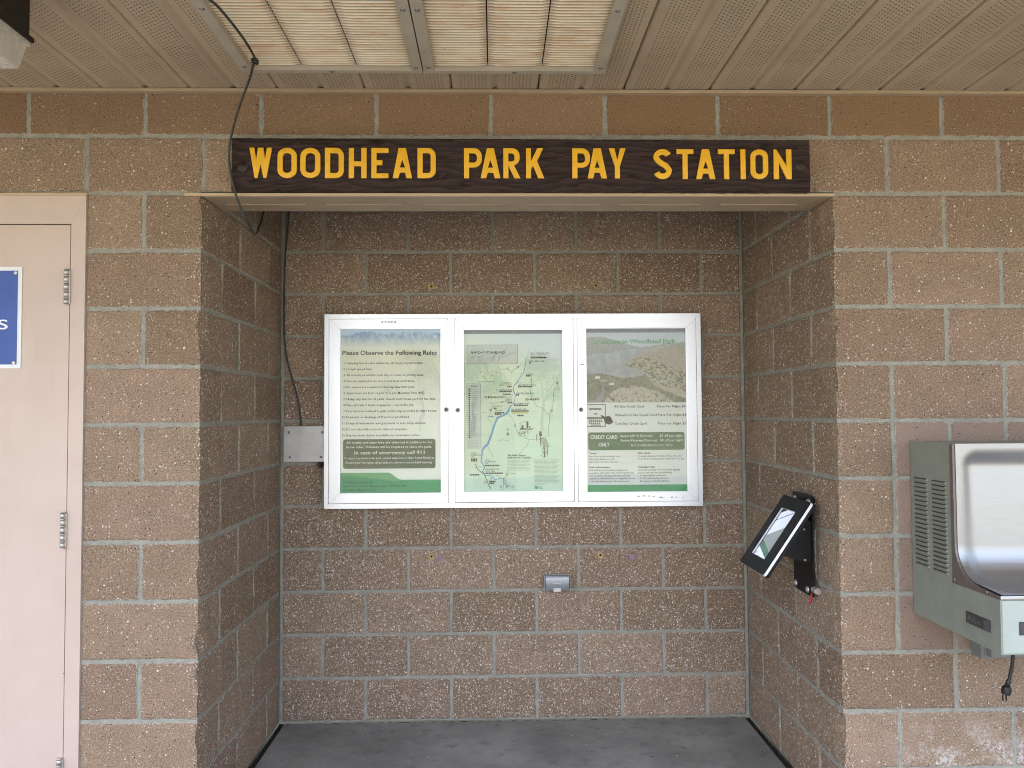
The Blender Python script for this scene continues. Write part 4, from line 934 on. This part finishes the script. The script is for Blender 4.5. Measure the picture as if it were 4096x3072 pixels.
for tx, pr, b, a2 in (('RV Site Credit Card', 'Price Per Night $35', 812, 752), ('Waterfront Site Credit Card', 'Price Per Night $40', 882, 757), ('Tent Site Credit Card', 'Price Per Night $20', 952, 757)):
    s3.text('price_text', 'ink_grey', tx, 406, b, 19, {0: 237, 1: 343, 2: 258}[(b - 812) // 70], .02); s3.text('price_text', 'ink_grey', pr, a2, b, 19, 246, .02, clip=998)
s3.outline('computer_icon', 'ink_grey', 168, 784, 333, 893, 6, 1); s3.outline('computer_icon', 'ink_grey', 168, 896, 333, 967, 6, 1.2); s3.text('computer_icon', 'ink_grey', 'www.', 196, 830, 22, 108, .05)
for r in (7, 14, 21): s3.line('computer_icon', 'ink_grey', arc(251, 876, r, -r, 40, 140, 8), 4, 2)
for j in range(3):
    for i in range(7 - (j == 2) * 1): s3.rect('computer_icon', 'ink_grey', 198 + i * 15.5 + (j == 2) * 0, 908 + j * 13, 210 + i * 15.5, 917 + j * 13, 2)
s3.rect('computer_icon', 'ink_grey', 212, 949, 292, 957, 2)
s3.poly('computer_icon', 'ink_dark', [(290, 877), (299, 872), (330, 888), (352, 878), (372, 886), (394, 930), (368, 950), (340, 944), (320, 928), (322, 908)], 4)
s3.round('discount_box', 'ink_dkgreen2', 190, 1013, 972, 1158, 18, 1)
for tx, a, e, b, cp, bo in (('CREDIT CARD', 206, 428, 1066, 29, .03), ('ONLY', 272, 363, 1126, 29, .03), ('Senior (60 +) Discount', 450, 711, 1051, 19, .02), ('$5 off per night', 768, 955, 1051, 19, .02), ('Active/Veterans Discount', 450, 750, 1088, 19, .02), ('$8 off per night', 771, 957, 1088, 19, .02), ('NO COMBINING DISCOUNTS', 536, 872, 1129, 19, .004)): s3.text('discount_box', 'ink_white', tx, a, b, cp, e - a, bo)
for tx, a, e, b, bo in (('Taxes:', 195, 256, 1189, .03), ('Fees do not include applicable taxes', 195, 449, 1213, .006), ('Idaho State liability tax is 6%', 195, 400, 1236, .006), ('Idaho State convention tax is 2%', 195, 428, 1258, .006), ('Stay Limit:', 590, 693, 1189, .03), ('Overnight camping is limited to 14 days. Once the', 590, 946, 1213, .006), ('14 day limit is reached, guests must vacate for 5 days.', 590, 972, 1236, .006),
        ('Park Information:', 196, 369, 1302, .03), ('Park facilities are provided and regulated in', 196, 505, 1325, .006), ('accordance with section 10(a) of the Federal Power', 196, 557, 1348, .006), ('Act. Consistent with applicable laws, rules and', 196, 526, 1371, .006), ('regulations, reasonable fees are charged for the use', 197, 566, 1393, .006), ('of the park facilities in the Hells Canyon area.', 197, 519, 1416, .006),
        ('Camping Unit:', 592, 729, 1302, .03), ('Any party consisting of not more than eight (8)', 593, 929, 1325, .006), ('persons and any one of the following:', 593, 865, 1348, .006), ('- A camper/vehicle combination', 594, 818, 1371, .006), ('- One (1) vehicle and two (2) tents', 594, 836, 1393, .006), ('- All equipment must fit within site', 594, 845, 1416, .006)): s3.text('small_print', 'ink_grey', tx, a, b, 13, e - a, bo + .006)
s3.rect('green_band', 'ink_green', 165, 1439, 998, 1506, 1)
s3.finish()

# ------------------------------------------------------------------ metal cover plate, debris, outlet
pl = thing('cover_plate', 'scuffed bare metal cover plate screwed beside the notice case', 'cover plate', (.114, 1.0, 1.23))
bm = bmesh.new(); box(bm, .0186, .2170, .9965, 1.000, 1.2285, 1.3975, .0006); obj_bm('plate', bm, M['plate'], pl)
bm = bmesh.new(); box(bm, .030, .205, 1.0003, 1.0140, 1.240, 1.386); obj_bm('box', bm, M['blackp'], pl)
for x, z in ((.0436, 1.3689), (.2018, 1.3679), (.0491, 1.2502), (.1957, 1.2510)):
    bm = bmesh.new(); lathe(bm, (x, .9968, z), (0, -1, 0), [(0, .0062), (.0015, .0060), (.0035, .0042), (.0042, .002)], 14); obj_bm('screw', bm, M['screw'], pl)
bm = bmesh.new()
for q in range(70):
    p = Vector((.196 + random.gauss(0, .010), 1.010 - random.random() * .014, 1.214 + random.gauss(0, .009))); d = Vector((random.gauss(0, 1), random.gauss(0, .6), random.gauss(0, 1))).normalized()
    cyl(bm, p - d * .005, p + d * .005, .0012 + .001 * random.random(), .0006, 5)
o = obj_bm('debris_clump', bm, M['mud']); tag(o, 'small rusty brown clump of debris under the metal cover plate', 'debris')

ob = thing('outlet_cover', 'small grey metal outlet cover with flap low on the recess wall', 'outlet cover', (1.315, 1.0, .61))
bm = bmesh.new()
prism(bm, [(1.254, .6125), (1.378, .6125), (1.378, .6845), (1.254, .6845)], 'y', .999, 1.012); x0, x1, z0, z1 = 1.2550, 1.3770, .6125, .6830
for q in ((x0, x1, z1 - .0022, z1), (x0, x0 + .0022, z0, z1 - .0024), (x1 - .0022, x1, z0, z1 - .0024)): box(bm, q[0], q[1], .968, .9985, q[2], q[3])
obj_bm('hood', bm, M['grey_cover'], ob)
bm = bmesh.new(); n = 8
prof = [(.9715, z1 - .0065), (.9700, z1 - .012), (.9695, .645), (.9720, .630), (.9760, .6150), (.980, .6145), (.9770, .645), (.9770, z1 - .0065)]
prism(bm, prof, 'x', x0 + .0055, x1 - .0055); 
for k in range(4): lathe(bm, (1.300 + k * .0095, .9700, .6475), (0, -1, 0), [(0, .0032), (.0022, .0030), (.003, .0015)], 10, 1)
fl = obj_bm('flap', bm, [M['grey_cover'], M['hinge']], ob, 40)
bm = bmesh.new(); box(bm, 1.297, 1.334, .9655, .9740, .6100, .6262, .0008); obj_bm('label_tab', bm, M['plate'], ob)

# ------------------------------------------------------------------ skylights
def skylight(name, x0, x1, seams, label):
    root = thing(name, label, 'skylight', ((x0 + x1) / 2, -.9, TOP), 'pair of corrugated panels in the soffit'); y1 = -.2175; y0 = -1.45; zt = TOP - .001; zb = 2.5705; w = .034
    bm = bmesh.new()
    prism(bm, [(x0, y1), (x1, y1), (x1 - w, y1 - w * .62), (x0 + w, y1 - w * .62)], 'z', zb, zt)
    prism(bm, [(x0, y0), (x0 + w, y0 + w), (x1 - w, y0 + w), (x1, y0)], 'z', zb, zt)
    prism(bm, [(x0, y0 + .001), (x0, y1 - .0006), (x0 + w, y1 - w * .62 - .0006), (x0 + w, y0 + w)], 'z', zb + .0004, zt)
    prism(bm, [(x1, y0 + .001), (x1 - w, y0 + w), (x1 - w, y1 - w * .62 - .0006), (x1, y1 - .0006)], 'z', zb + .0004, zt)
    obj_bm('frame', bm, M['skyframe'], root)
    for bx, by in ((x0 + .018, -.262), (x1 - .018, -.262), ((x0 + x1) / 2, -.228), (x0 + .018, -.62), (x1 - .018, -.62)):
        bm = bmesh.new(); lathe(bm, (bx, by, zb + .0005), (0, 0, -1), [(0, .0075), (.0012, .0072), (.0012, .0045), (.0035, .004), (.0042, .002)], 14); obj_bm('screw', bm, M['screw'], root)
    xs = [x0 + w - .012] + seams + [x1 - w + .012]; V = []; F = []; n0 = 0
    ny = int((y1 - y0 - .03) / .0160 * 8); ys = np.linspace(y0 + .012, y1 - .012, ny)
    for a, b in zip(xs, xs[1:]):
        a2, b2 = a + .0018, b - .0018; xx = np.linspace(a2, b2, 8); X, Y = np.meshgrid(xx, ys)
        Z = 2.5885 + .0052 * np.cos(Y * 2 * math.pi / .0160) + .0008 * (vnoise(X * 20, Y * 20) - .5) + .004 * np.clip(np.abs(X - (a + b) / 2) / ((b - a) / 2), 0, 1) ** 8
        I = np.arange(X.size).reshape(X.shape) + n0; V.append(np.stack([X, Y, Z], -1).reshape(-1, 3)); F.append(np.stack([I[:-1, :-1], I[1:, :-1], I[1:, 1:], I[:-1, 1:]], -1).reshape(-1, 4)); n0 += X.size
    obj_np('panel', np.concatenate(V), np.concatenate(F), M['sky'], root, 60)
    bm = bmesh.new(); box(bm, x0 + .01, x1 - .01, y0 + .01, y1 - .008, 2.5985, 2.6010); obj_bm('backing', bm, M['mud'], root)
skylight('skylight', .2088, .7945, [.405, .582], 'corrugated cream skylight panel crossed by the dark cable, pale grey frame')
skylight('skylight', .7985, 1.3898, [1.007, 1.184], 'rust stained corrugated cream skylight panel without any cable across it')

# ------------------------------------------------------------------ cable
bm = bmesh.new()
pts = [(.20, -.88, 2.578), (.262, -.70, 2.566), (.283, -.635, 2.561), (.2925, -.485, 2.560), (.289, -.368, 2.560), (.2795, -.3185, 2.562), (.2685, -.300, 2.5600), (.2325, -.225, 2.546), (.1788, -.155, 2.487), (.1325, -.095, 2.413), (.1143, -.066, 2.358), (.1178, -.061, 2.295), (.1325, -.05, 2.2175), (.1520, -.02, 2.1525), (.1600, .03, 2.118), (.150, .10, 2.115),
       (.095, .30, 2.16), (.045, .50, 2.226), (.026, .62, 2.314), (.022, .70, 2.42), (.022, .80, 2.50), (.025, .92, 2.505), (.036, .995, 2.47), (.0365, 1.000, 2.40), (.021, 1.0, 2.20), (.0165, 1.0, 2.02), (.0175, 1.0, 1.842), (.037, 1.0, 1.698), (.077, 1.0, 1.554), (.096, 1.003, 1.45), (.0985, 1.005, 1.400), (.0985, 1.006, 1.380)]
tube(bm, smooth_path(pts, 7), .0040, 10); cb = obj_bm('cable', bm, M['cable']); tag(cb, 'dark cable drooping from the skylight past the timber sign into the alcove', 'cable')
bm = bmesh.new(); box(bm, .2700, .2885, -.330, -.309, 2.5565, 2.5700, .002); lathe(bm, (.284, -.318, 2.5565), (0, 0, -1), [(0, .006), (.003, .005), (.004, .002)], 10)
obj_bm('clip', bm, M['blackp'], cb)

# ------------------------------------------------------------------ tablet kiosk on the right recess wall
kt = thing('tablet_kiosk', 'black tablet payment kiosk with white edge, tilted on the recess side wall', 'payment kiosk', (W, .28, .75))
bm = bmesh.new(); prism(bm, rrect(.186, .372, .757, 1.138, .006, 3), 'x', W - .0195, W - .0140); wp = obj_bm('wall_plate', bm, M['black'], kt)
for y, z in ((.368 - .02, .7775), (.232, .7767), (.35, 1.118), (.205, 1.118)):
    bm = bmesh.new(); cyl(bm, (W - .0139, y, z), (W + .006, y, z), .011, seg=14); obj_bm('standoff', bm, M['black'], kt)
for y, z in ((.352, .7775), (.236, .7767), (.345, 1.112), (.212, 1.112)):
    bm = bmesh.new(); lathe(bm, (W - .0195, y, z), (-1, 0, 0), [(0, .0125), (.002, .0122), (.006, .009), (.008, .004)], 16); obj_bm('bolt', bm, M['hinge'], kt)
e2 = Vector((-.1840, 0, -.2660)).normalized(); e1 = Vector((0, 1, 0)); nn = Vector((-.82241, 0, .56889))
q_ = math.radians(0.4); e1, nn = e1 * math.cos(q_) - nn * math.sin(q_), nn * math.cos(q_) + e1 * math.sin(q_)
TM = Matrix(((e1.x, e2.x, nn.x, 2.1875), (e1.y, e2.y, nn.y, .121), (e1.z, e2.z, nn.z, 1.1215), (0, 0, 0, 1)))
def tab(bm, poly, z0, z1, hole=None, mi=0):
    fs = prism(bm, poly, 'z', z0, z1, mi)
    for v in {v for f in fs for v in f.verts}: v.co = TM @ v.co
wT, lT = .277, .3225
bm = bmesh.new(); tab(bm, rrect(0, wT, 0, lT, .012, 5), -.0245, -.0125); enc = obj_bm('enclosure', bm, M['black'], kt)
wx0, wx1, wy0, wy1 = .072, .222, .053, .268
def ring(outer, inner, z0, z1):
    bm = bmesh.new(); L4 = [[bm.verts.new(TM @ Vector((a, b, z))) for a, b in q] for z in (z0, z1) for q in (outer, inner)]; n = len(outer)
    for k in range(n):
        k2 = (k + 1) % n
        for A, B in ((L4[0], L4[1]), (L4[1], L4[3]), (L4[3], L4[2]), (L4[2], L4[0])): bm.faces.new((A[k], A[k2], B[k2], B[k]))
    bmesh.ops.recalc_face_normals(bm, faces=bm.faces); return bm
obj_bm('white_edge', ring(rrect(-.0004, wT + .0004, -.0004, lT + .0004, .012, 5), rrect(wx0 + .0008, wx1 - .0008, wy0 + .0008, wy1 - .0008, .003, 5), -.0123, -.0027), M['acryl'], enc)
obj_bm('bezel', ring(rrect(0, wT, 0, lT, .012, 5), rrect(wx0, wx1, wy0, wy1, .003, 5), -.0025, 0), M['black'], enc)
t = NT('tablet_glass'); p_ = t.n('BsdfPrincipled'); p_.inputs['Base Color'].default_value = (.02, .021, .022, 1); p_.inputs['Roughness'].default_value = .05
g_ = t.n('BsdfGlossy'); g_.inputs['Roughness'].default_value = .0; g_.inputs['Color'].default_value = (.92, .93, .95, 1); lwn = t.n('Fresnel'); lwn.inputs['IOR'].default_value = 1.75
mx_ = t.n('MixShader'); t.set(mx_.inputs[0], t.math('MULTIPLY', lwn.outputs[0], 2.6, clamp=True)); t.t.links.new(p_.outputs[0], mx_.inputs[1]); t.t.links.new(g_.outputs[0], mx_.inputs[2]); t.t.links.new(mx_.outputs[0], t.out.inputs[0]); M['screen'] = t.m
bm = bmesh.new(); fs = prism(bm, [(wx0 - .004, wy0 - .004), (wx1 + .004, wy0 - .004), (wx1 + .004, wy1 + .004), (wx0 - .004, wy1 + .004)], 'z', -.0110, -.0070)
for v in bm.verts: v.co = TM @ (v.co + Vector((0, 0, -.006 * (v.co.x - wx0) + .0020)))
obj_bm('screen', bm, M['screen'], enc)
bm = bmesh.new(); prism(bm, [(W - .0200, 1.040), (W - .0200, .880), (2.090, .918), (2.116, .985), (2.172, 1.065)], 'y', .196, .330)
for v in bm.verts: v.co = v.co
obj_bm('arm', bm, M['black'], kt)
for x, z in ((2.190, 1.011), (2.192, .896)):
    bm = bmesh.new(); lathe(bm, (x, .1962, z), (0, -1, 0), [(0, .0042), (.0015, .004), (.0025, .002)], 12); obj_bm('arm_screw', bm, M['hinge'], kt)
bm = bmesh.new(); lathe(bm, (W - .0110, .198, .786), (0, -1, 0), [(0, .0125), (.010, .0125), (.0102, .0140), (.014, .0140), (.0142, .0128), (.018, .0128), (.0182, .014), (.024, .014), (.034, .0135), (.040, .012)], 18); obj_bm('conduit_nut', bm, M['hinge'], kt)
bm = bmesh.new(); tube(bm, smooth_path([(2.217, .199, .772), (2.213, .198, .755), (2.207, .198, .733)], 5), .0042, 8); obj_bm('wire_end', bm, M['red'], kt)

# ------------------------------------------------------------------ drinking fountain
FX = 2.4942; FW = .56; D1 = .2427; D2 = .474
wf = thing('drinking_fountain', 'sage green wall mounted drinking fountain with stainless basin', 'drinking fountain', (FX + FW / 2, 0, .745))
body = bmesh.new(); sk = [(-.004, .7462), (-D2 - .0035, .7462), (-D2 - .0035, .9040), (-D1, .9040), (-D1, 1.3440), (-D1 + .006, 1.350), (-.004, 1.350)]
for xa in (FX, FX + FW - .012): prism(body, sk, 'x', xa, xa + .012)
box(body, FX + .0122, FX + FW - .0122, -.1800, -.004, .7464, 1.3488); box(body, FX + .0122, FX + FW - .0122, -D2 - .0033, -.1802, .7464, .8250)
box(body, FX + .0122, FX + FW - .0122, -D2 - .0033, -D2 + .004, .8252, .9038); box(body, FX + .0122, FX + FW - .0122, -D1, -.1802, 1.340, 1.3496)
bo = obj_bm('cabinet', body, M['sage'], wf)
bm = bmesh.new(); box(bm, FX + .0045, FX + FW - .0045, -.0042 - D2, -D2 - .0036, .7500, .9020, .0015); obj_bm('lit_front_overlay', bm, simple('lit_sage_enamel', (.40, .46, .42), .45, .1, .03, 12, .0006, 420), wf)  # cabinet enamel made lighter, brighter light on the front put into its colour
# dark skirt under the stainless top
bm = bmesh.new()
prism(bm, [(-D1 - .0005, 1.3475), (-D1 - .0005, .9045), (-D2 - .002, .9045), (-D2 - .002, .9130), (-.368, .9205)] + [(-.3680 + .1072 * math.cos(math.radians(q)), 1.0295 - .1072 * math.sin(math.radians(q))) for q in range(80, -1, -10)] + [(-.2605, 1.3475)], 'x', FX - .0012, FX + .010)
obj_bm('skirt', bm, M['bronze'], wf); bm = bmesh.new()
prism(bm, [(-D1 - .0005, 1.3475), (-D1 - .0005, .9045), (-D2 - .002, .9045), (-D2 - .002, .9130), (-.368, .9205)] + [(-.3680 + .1072 * math.cos(math.radians(q)), 1.0295 - .1072 * math.sin(math.radians(q))) for q in range(80, -1, -10)] + [(-.2605, 1.3475)], 'x', FX + FW - .010, FX + FW + .0012)
obj_bm('skirt', bm, M['bronze'], wf)
# stainless sheet: up-stand, fillet, basin, pressed inward
def path(tq):
    return None
R_ = .105; py, pz = -.2630, .9245                                # virtual inner corner of upstand and basin rim
segs = [((-.2630, 1.3500), (-.2630, pz + R_))]
PP = [(-.2630, 1.3500 - k * .012) for k in range(int((1.35 - pz - R_) / .012) + 1)] + [(py - R_ + R_ * math.cos(math.radians(a)), pz + R_ - R_ * math.sin(math.radians(a))) for a in np.linspace(0, 90, 15)] + [(py - R_ - k * .010, pz - .0006 * k) for k in range(1, 12)]
PP = [p for p in PP if p[0] > -D2 - .004] + [(-D2 - .008, pz - .006)]
PP = np.array(PP); seg_l = np.r_[0, np.cumsum(np.hypot(*np.diff(PP, axis=0).T))]; Lt = seg_l[-1]
tt = np.linspace(0, Lt, 90); PY = np.interp(tt, seg_l, PP[:, 0]); PZ = np.interp(tt, seg_l, PP[:, 1]); ty = np.gradient(PY, tt); tz = np.gradient(PZ, tt)
NY, NZ = -tz, ty                                                 # towards the wall and down
flip = -1 if NY[2] < 0 else 1; NY, NZ = NY * flip, NZ * flip
xs = np.linspace(.0075, FW - .0075, 80); X, T = np.meshgrid(xs, tt); m_ = .022; rc = .060
qx = np.maximum(np.abs(X - FW / 2) - (FW / 2 - m_ - rc), 0); qt = np.maximum(np.abs(T - (Lt / 2)) - (Lt / 2 - m_ * .8 - rc), 0)
inside = rc - np.hypot(qx, qt); k = np.clip(inside / .055, 0, 1); k = k * k * (3 - 2 * k)
tf = (1.35 - pz - R_); low = np.clip((T - tf - R_ * 1.2) / .09, 0, 1); dep = .036 - .016 * np.clip(T / tf, 0, 1) + .030 * low * low * (3 - 2 * low)
Dp = k * dep
Vs = np.stack([FX + X, np.interp(T, tt, PY) + np.interp(T, tt, NY) * Dp, np.interp(T, tt, PZ) + np.interp(T, tt, NZ) * Dp], -1)
Vs[..., 1] = np.minimum(Vs[..., 1], -.236 - .0) if False else Vs[..., 1]
I = np.arange(X.size).reshape(X.shape); F = np.stack([I[:-1, :-1], I[:-1, 1:], I[1:, 1:], I[1:, :-1]], -1).reshape(-1, 4)
st = obj_np('basin', Vs.reshape(-1, 3), F, M['steel'], wf, 180)
bm = bmesh.new(); box(bm, FX - .0015, FX + FW + .0015, -D2 - .0105, -D2 - .0040, .9060, .9165, .0022); obj_bm('front_lip', bm, M['steelpol'], wf)
for y0, y1, n, zt, zb in ((-.0270, -.1120, 20, 1.2255, .917), (-.1360, -.2230, 21, 1.2255, .9165)):
    bm = bmesh.new(); pitch = (zt - zb) / n
    for k in range(n):
        z = zt - k * pitch
        # hooded slot: opening at the top, sheet bulging below it
        a, b = y0, y1; hh = pitch * .80; q = [(a - .001, z), (b - .004, z)]
        vb = [bm.verts.new((FX - .0004, a, z - .0005)), bm.verts.new((FX - .0004, b, z - .0005)), bm.verts.new((FX - .0052, b + .007, z - .0042)), bm.verts.new((FX - .0052, a - .007, z - .0042)), bm.verts.new((FX - .0004, b - .002, z - hh)), bm.verts.new((FX - .0004, a + .002, z - hh))]
        f = bm.faces.new((vb[0], vb[3], vb[2], vb[1])); f.material_index = 1
        bm.faces.new((vb[3], vb[5], vb[4], vb[2])); bm.faces.new((vb[0], vb[5], vb[3])); bm.faces.new((vb[1], vb[2], vb[4]))
    bmesh.ops.recalc_face_normals(bm, faces=bm.faces)
    obj_bm('louvre_bank', bm, [M['sage'], M['sagedk']], bo)
def pushbar(O, U, N, w, h, txt):
    O, U, N = Vector(O), Vector(U), Vector(N); bm = bmesh.new(); Z = Vector((0, 0, 1))
    base = [(0, 0), (w, 0), (w, h), (0, h)]; topq = [(.004, .004), (w * .84, .004), (w * .84, h - .004), (.004, h - .004)]; 
    A = [bm.verts.new(O + U * a + Z * b) for a, b in base]; B = [bm.verts.new(O + U * a + Z * b + N * (.004 + .006 * (a > .01))) for a, b in topq]
    for k in range(4): bm.faces.new((A[k], A[(k + 1) % 4], B[(k + 1) % 4], B[k]))
    bm.faces.new(B); bm.faces.new(A[::-1]); bmesh.ops.recalc_face_normals(bm, faces=bm.faces)
    o = obj_bm('push_bar', bm, M['pushbar'], wf)
    V, F = text_geo(txt, .01, 2); mn, mx = V.min(0), V.max(0)
    P = [O + U * (w * .14 + (a - mn[0]) / (mx[0] - mn[0]) * w * .56) + Z * (h * .30 + (b - mn[1]) / (mx[1] - mn[1]) * h * .42) + N * (.0046 + .006 * (.14 + .56 * (a - mn[0]) / (mx[0] - mn[0])) / .84) for a, b in V]
    obj_np('lettering', [tuple(p) for p in P], F, M['pushtxt'], o)
pushbar((FX - .0004, -.312, .7965), (0, -1, 0), (-1, 0, 0), .1205, .0365, 'PUSH')
pushbar((FX + .053, -D2 - .0044, .8020), (1, 0, 0), (0, -1, 0), .30, .0390, 'PUSH')
bm = bmesh.new(); lathe(bm, (FX + FW / 2 + .08, -.335, .905), (0, 0, 1), [(0, .026), (.03, .024), (.05, .017), (.075, .016), (.085, .010)], 20); obj_bm('bubbler', bm, M['steelpol'], wf, 40)
bm = bmesh.new(); box(bm, 2.6960, 2.90, -.06, -.003, .602, .7455, .002); box(bm, 2.715, 2.93, -.085, -.0605, .612, .66, .002); obj_bm('wall_bracket', bm, simple('grey_painted_bracket', (.22, .22, .215), .5), wf)
for y, z in ((-.2570, .917), (-.422, .9145)):
    bm = bmesh.new(); lathe(bm, (FX - .0012, y, z), (-1, 0, 0), [(0, .0032), (.001, .003), (.0016, .0015)], 10); obj_bm('rivet', bm, M['edge'], wf)
bm = bmesh.new(); tube(bm, smooth_path([(2.6840, -.25, .7460), (2.6810, -.25, .690), (2.6755, -.25, .640), (2.6665, -.25, .603), (2.6600, -.25, .585)], 6), .0052, 10); pc = obj_bm('power_cord', bm, M['blackp'], wf)
bm = bmesh.new(); lathe(bm, (2.6625, -.25, .594), (-.25, 0, -1), [(0, .0062), (.006, .0075), (.012, .0065), (.014, .009), (.018, .0078), (.022, .013), (.036, .0145), (.046, .012), (.047, .004)], 14)
for dx in (-.006, .005): box(bm, 2.6475 + dx, 2.6490 + dx, -.253, -.247, .530, .549)
obj_bm('plug', bm, M['blackp'], pc, 40)

# ------------------------------------------------------------------ ceiling lamp
cl = thing('canopy_light', 'black box light with hazy clear lens hanging from the soffit', 'lamp', (-.43, -.80, TOP))
LX1, LY1 = -.2460, -.6000; LX0, LY0 = LX1 - .34, LY1 - .34
bm = bmesh.new(); box(bm, LX0, LX1 - .004, LY0, LY1, 2.494, TOP - .001, .003); box(bm, LX0 - .006, LX1 + .006, LY0 - .006, LY1 + .006, 2.4835, 2.4975, .002)
obj_bm('housing', bm, M['lamp'], cl)
bm = bmesh.new(); zt, zb = 2.4834, 2.4010; top = [(LX0 + .002, LY0 + .002), (LX1 - .002, LY0 + .002), (LX1 - .002, LY1 - .002), (LX0 + .002, LY1 - .002)]
rings = []
for z, i in ((zt, 0), (zt - .012, .0), (zt - .0135, .006), (zb + .003, .018), (zb, .021)):
    rings.append([bm.verts.new((x + (i if x < LX0 + .1 else -i), y + (i if y < LY0 + .1 else -i), z)) for x, y in top])
for A, B in zip(rings, rings[1:]):
    for k in range(4): bm.faces.new((A[k], A[(k + 1) % 4], B[(k + 1) % 4], B[k]))
bm.faces.new(rings[-1]); bmesh.ops.recalc_face_normals(bm, faces=bm.faces); obj_bm('lens', bm, M['lens'], cl)

# ------------------------------------------------------------------ light, sky, camera
SUN_EL, SUN_AZ = math.radians(66), math.radians(200)             # sun high in front; the eaves keep it off the wall
w = bpy.data.worlds.new('World'); SC.world = w; w.use_nodes = True; nt = w.node_tree; bg = nt.nodes['Background']
sky = nt.nodes.new('ShaderNodeTexSky'); sky.sky_type = 'NISHITA'; sky.sun_disc = False; sky.sun_elevation = SUN_EL; sky.sun_rotation = SUN_AZ; sky.air_density = .85; sky.dust_density = 4.0; sky.ozone_density = 1.0
nt.links.new(sky.outputs[0], bg.inputs[0]); bg.inputs[1].default_value = .15
sd = bpy.data.lights.new('sun', 'SUN'); sd.energy = 2.0; sd.angle = math.radians(.53); sd.color = (1, .975, .86)
so = bpy.data.objects.new('sun', sd); link(so)
dirv = Vector((math.sin(SUN_AZ) * math.cos(SUN_EL), math.cos(SUN_AZ) * math.cos(SUN_EL), math.sin(SUN_EL)))
so.rotation_euler = dirv.to_track_quat('Z', 'Y').to_euler()
cam = bpy.data.cameras.new('camera'); co = bpy.data.objects.new('camera', cam); link(co)
Rm = Matrix(((0.9997509367661286, -0.021594314997093484, -0.005634713395944867), (0.004858272314960344, -0.035841111857769274, 0.9993456918859022), (0.02178214005468303, 0.99912416658822, 0.03572727409183352)))
right, up, fwd = Rm
co.matrix_world = Matrix(((right[0], up[0], -fwd[0], 1.02590087), (right[1], up[1], -fwd[1], -2.73455929), (right[2], up[2], -fwd[2], 1.46075017), (0, 0, 0, 1)))
cam.sensor_width = 36; cam.lens = 3111.68168 / 4096 * 36; cam.clip_start = .02; cam.clip_end = 2500
SC.camera = co
SC.view_settings.view_transform = 'Standard'; SC.view_settings.look = 'None'; SC.view_settings.gamma = 1; SC.view_settings.exposure = 2.22
SC.render.film_transparent = False
try:
    SC.cycles.max_bounces = 8; SC.cycles.diffuse_bounces = 4; SC.cycles.glossy_bounces = 4; SC.cycles.transparent_max_bounces = 12; SC.cycles.use_denoising = True; SC.cycles.denoising_prefilter = 'NONE'; SC.cycles.pixel_filter_type = 'BLACKMAN_HARRIS'; SC.cycles.filter_width = 1.0
except Exception: pass
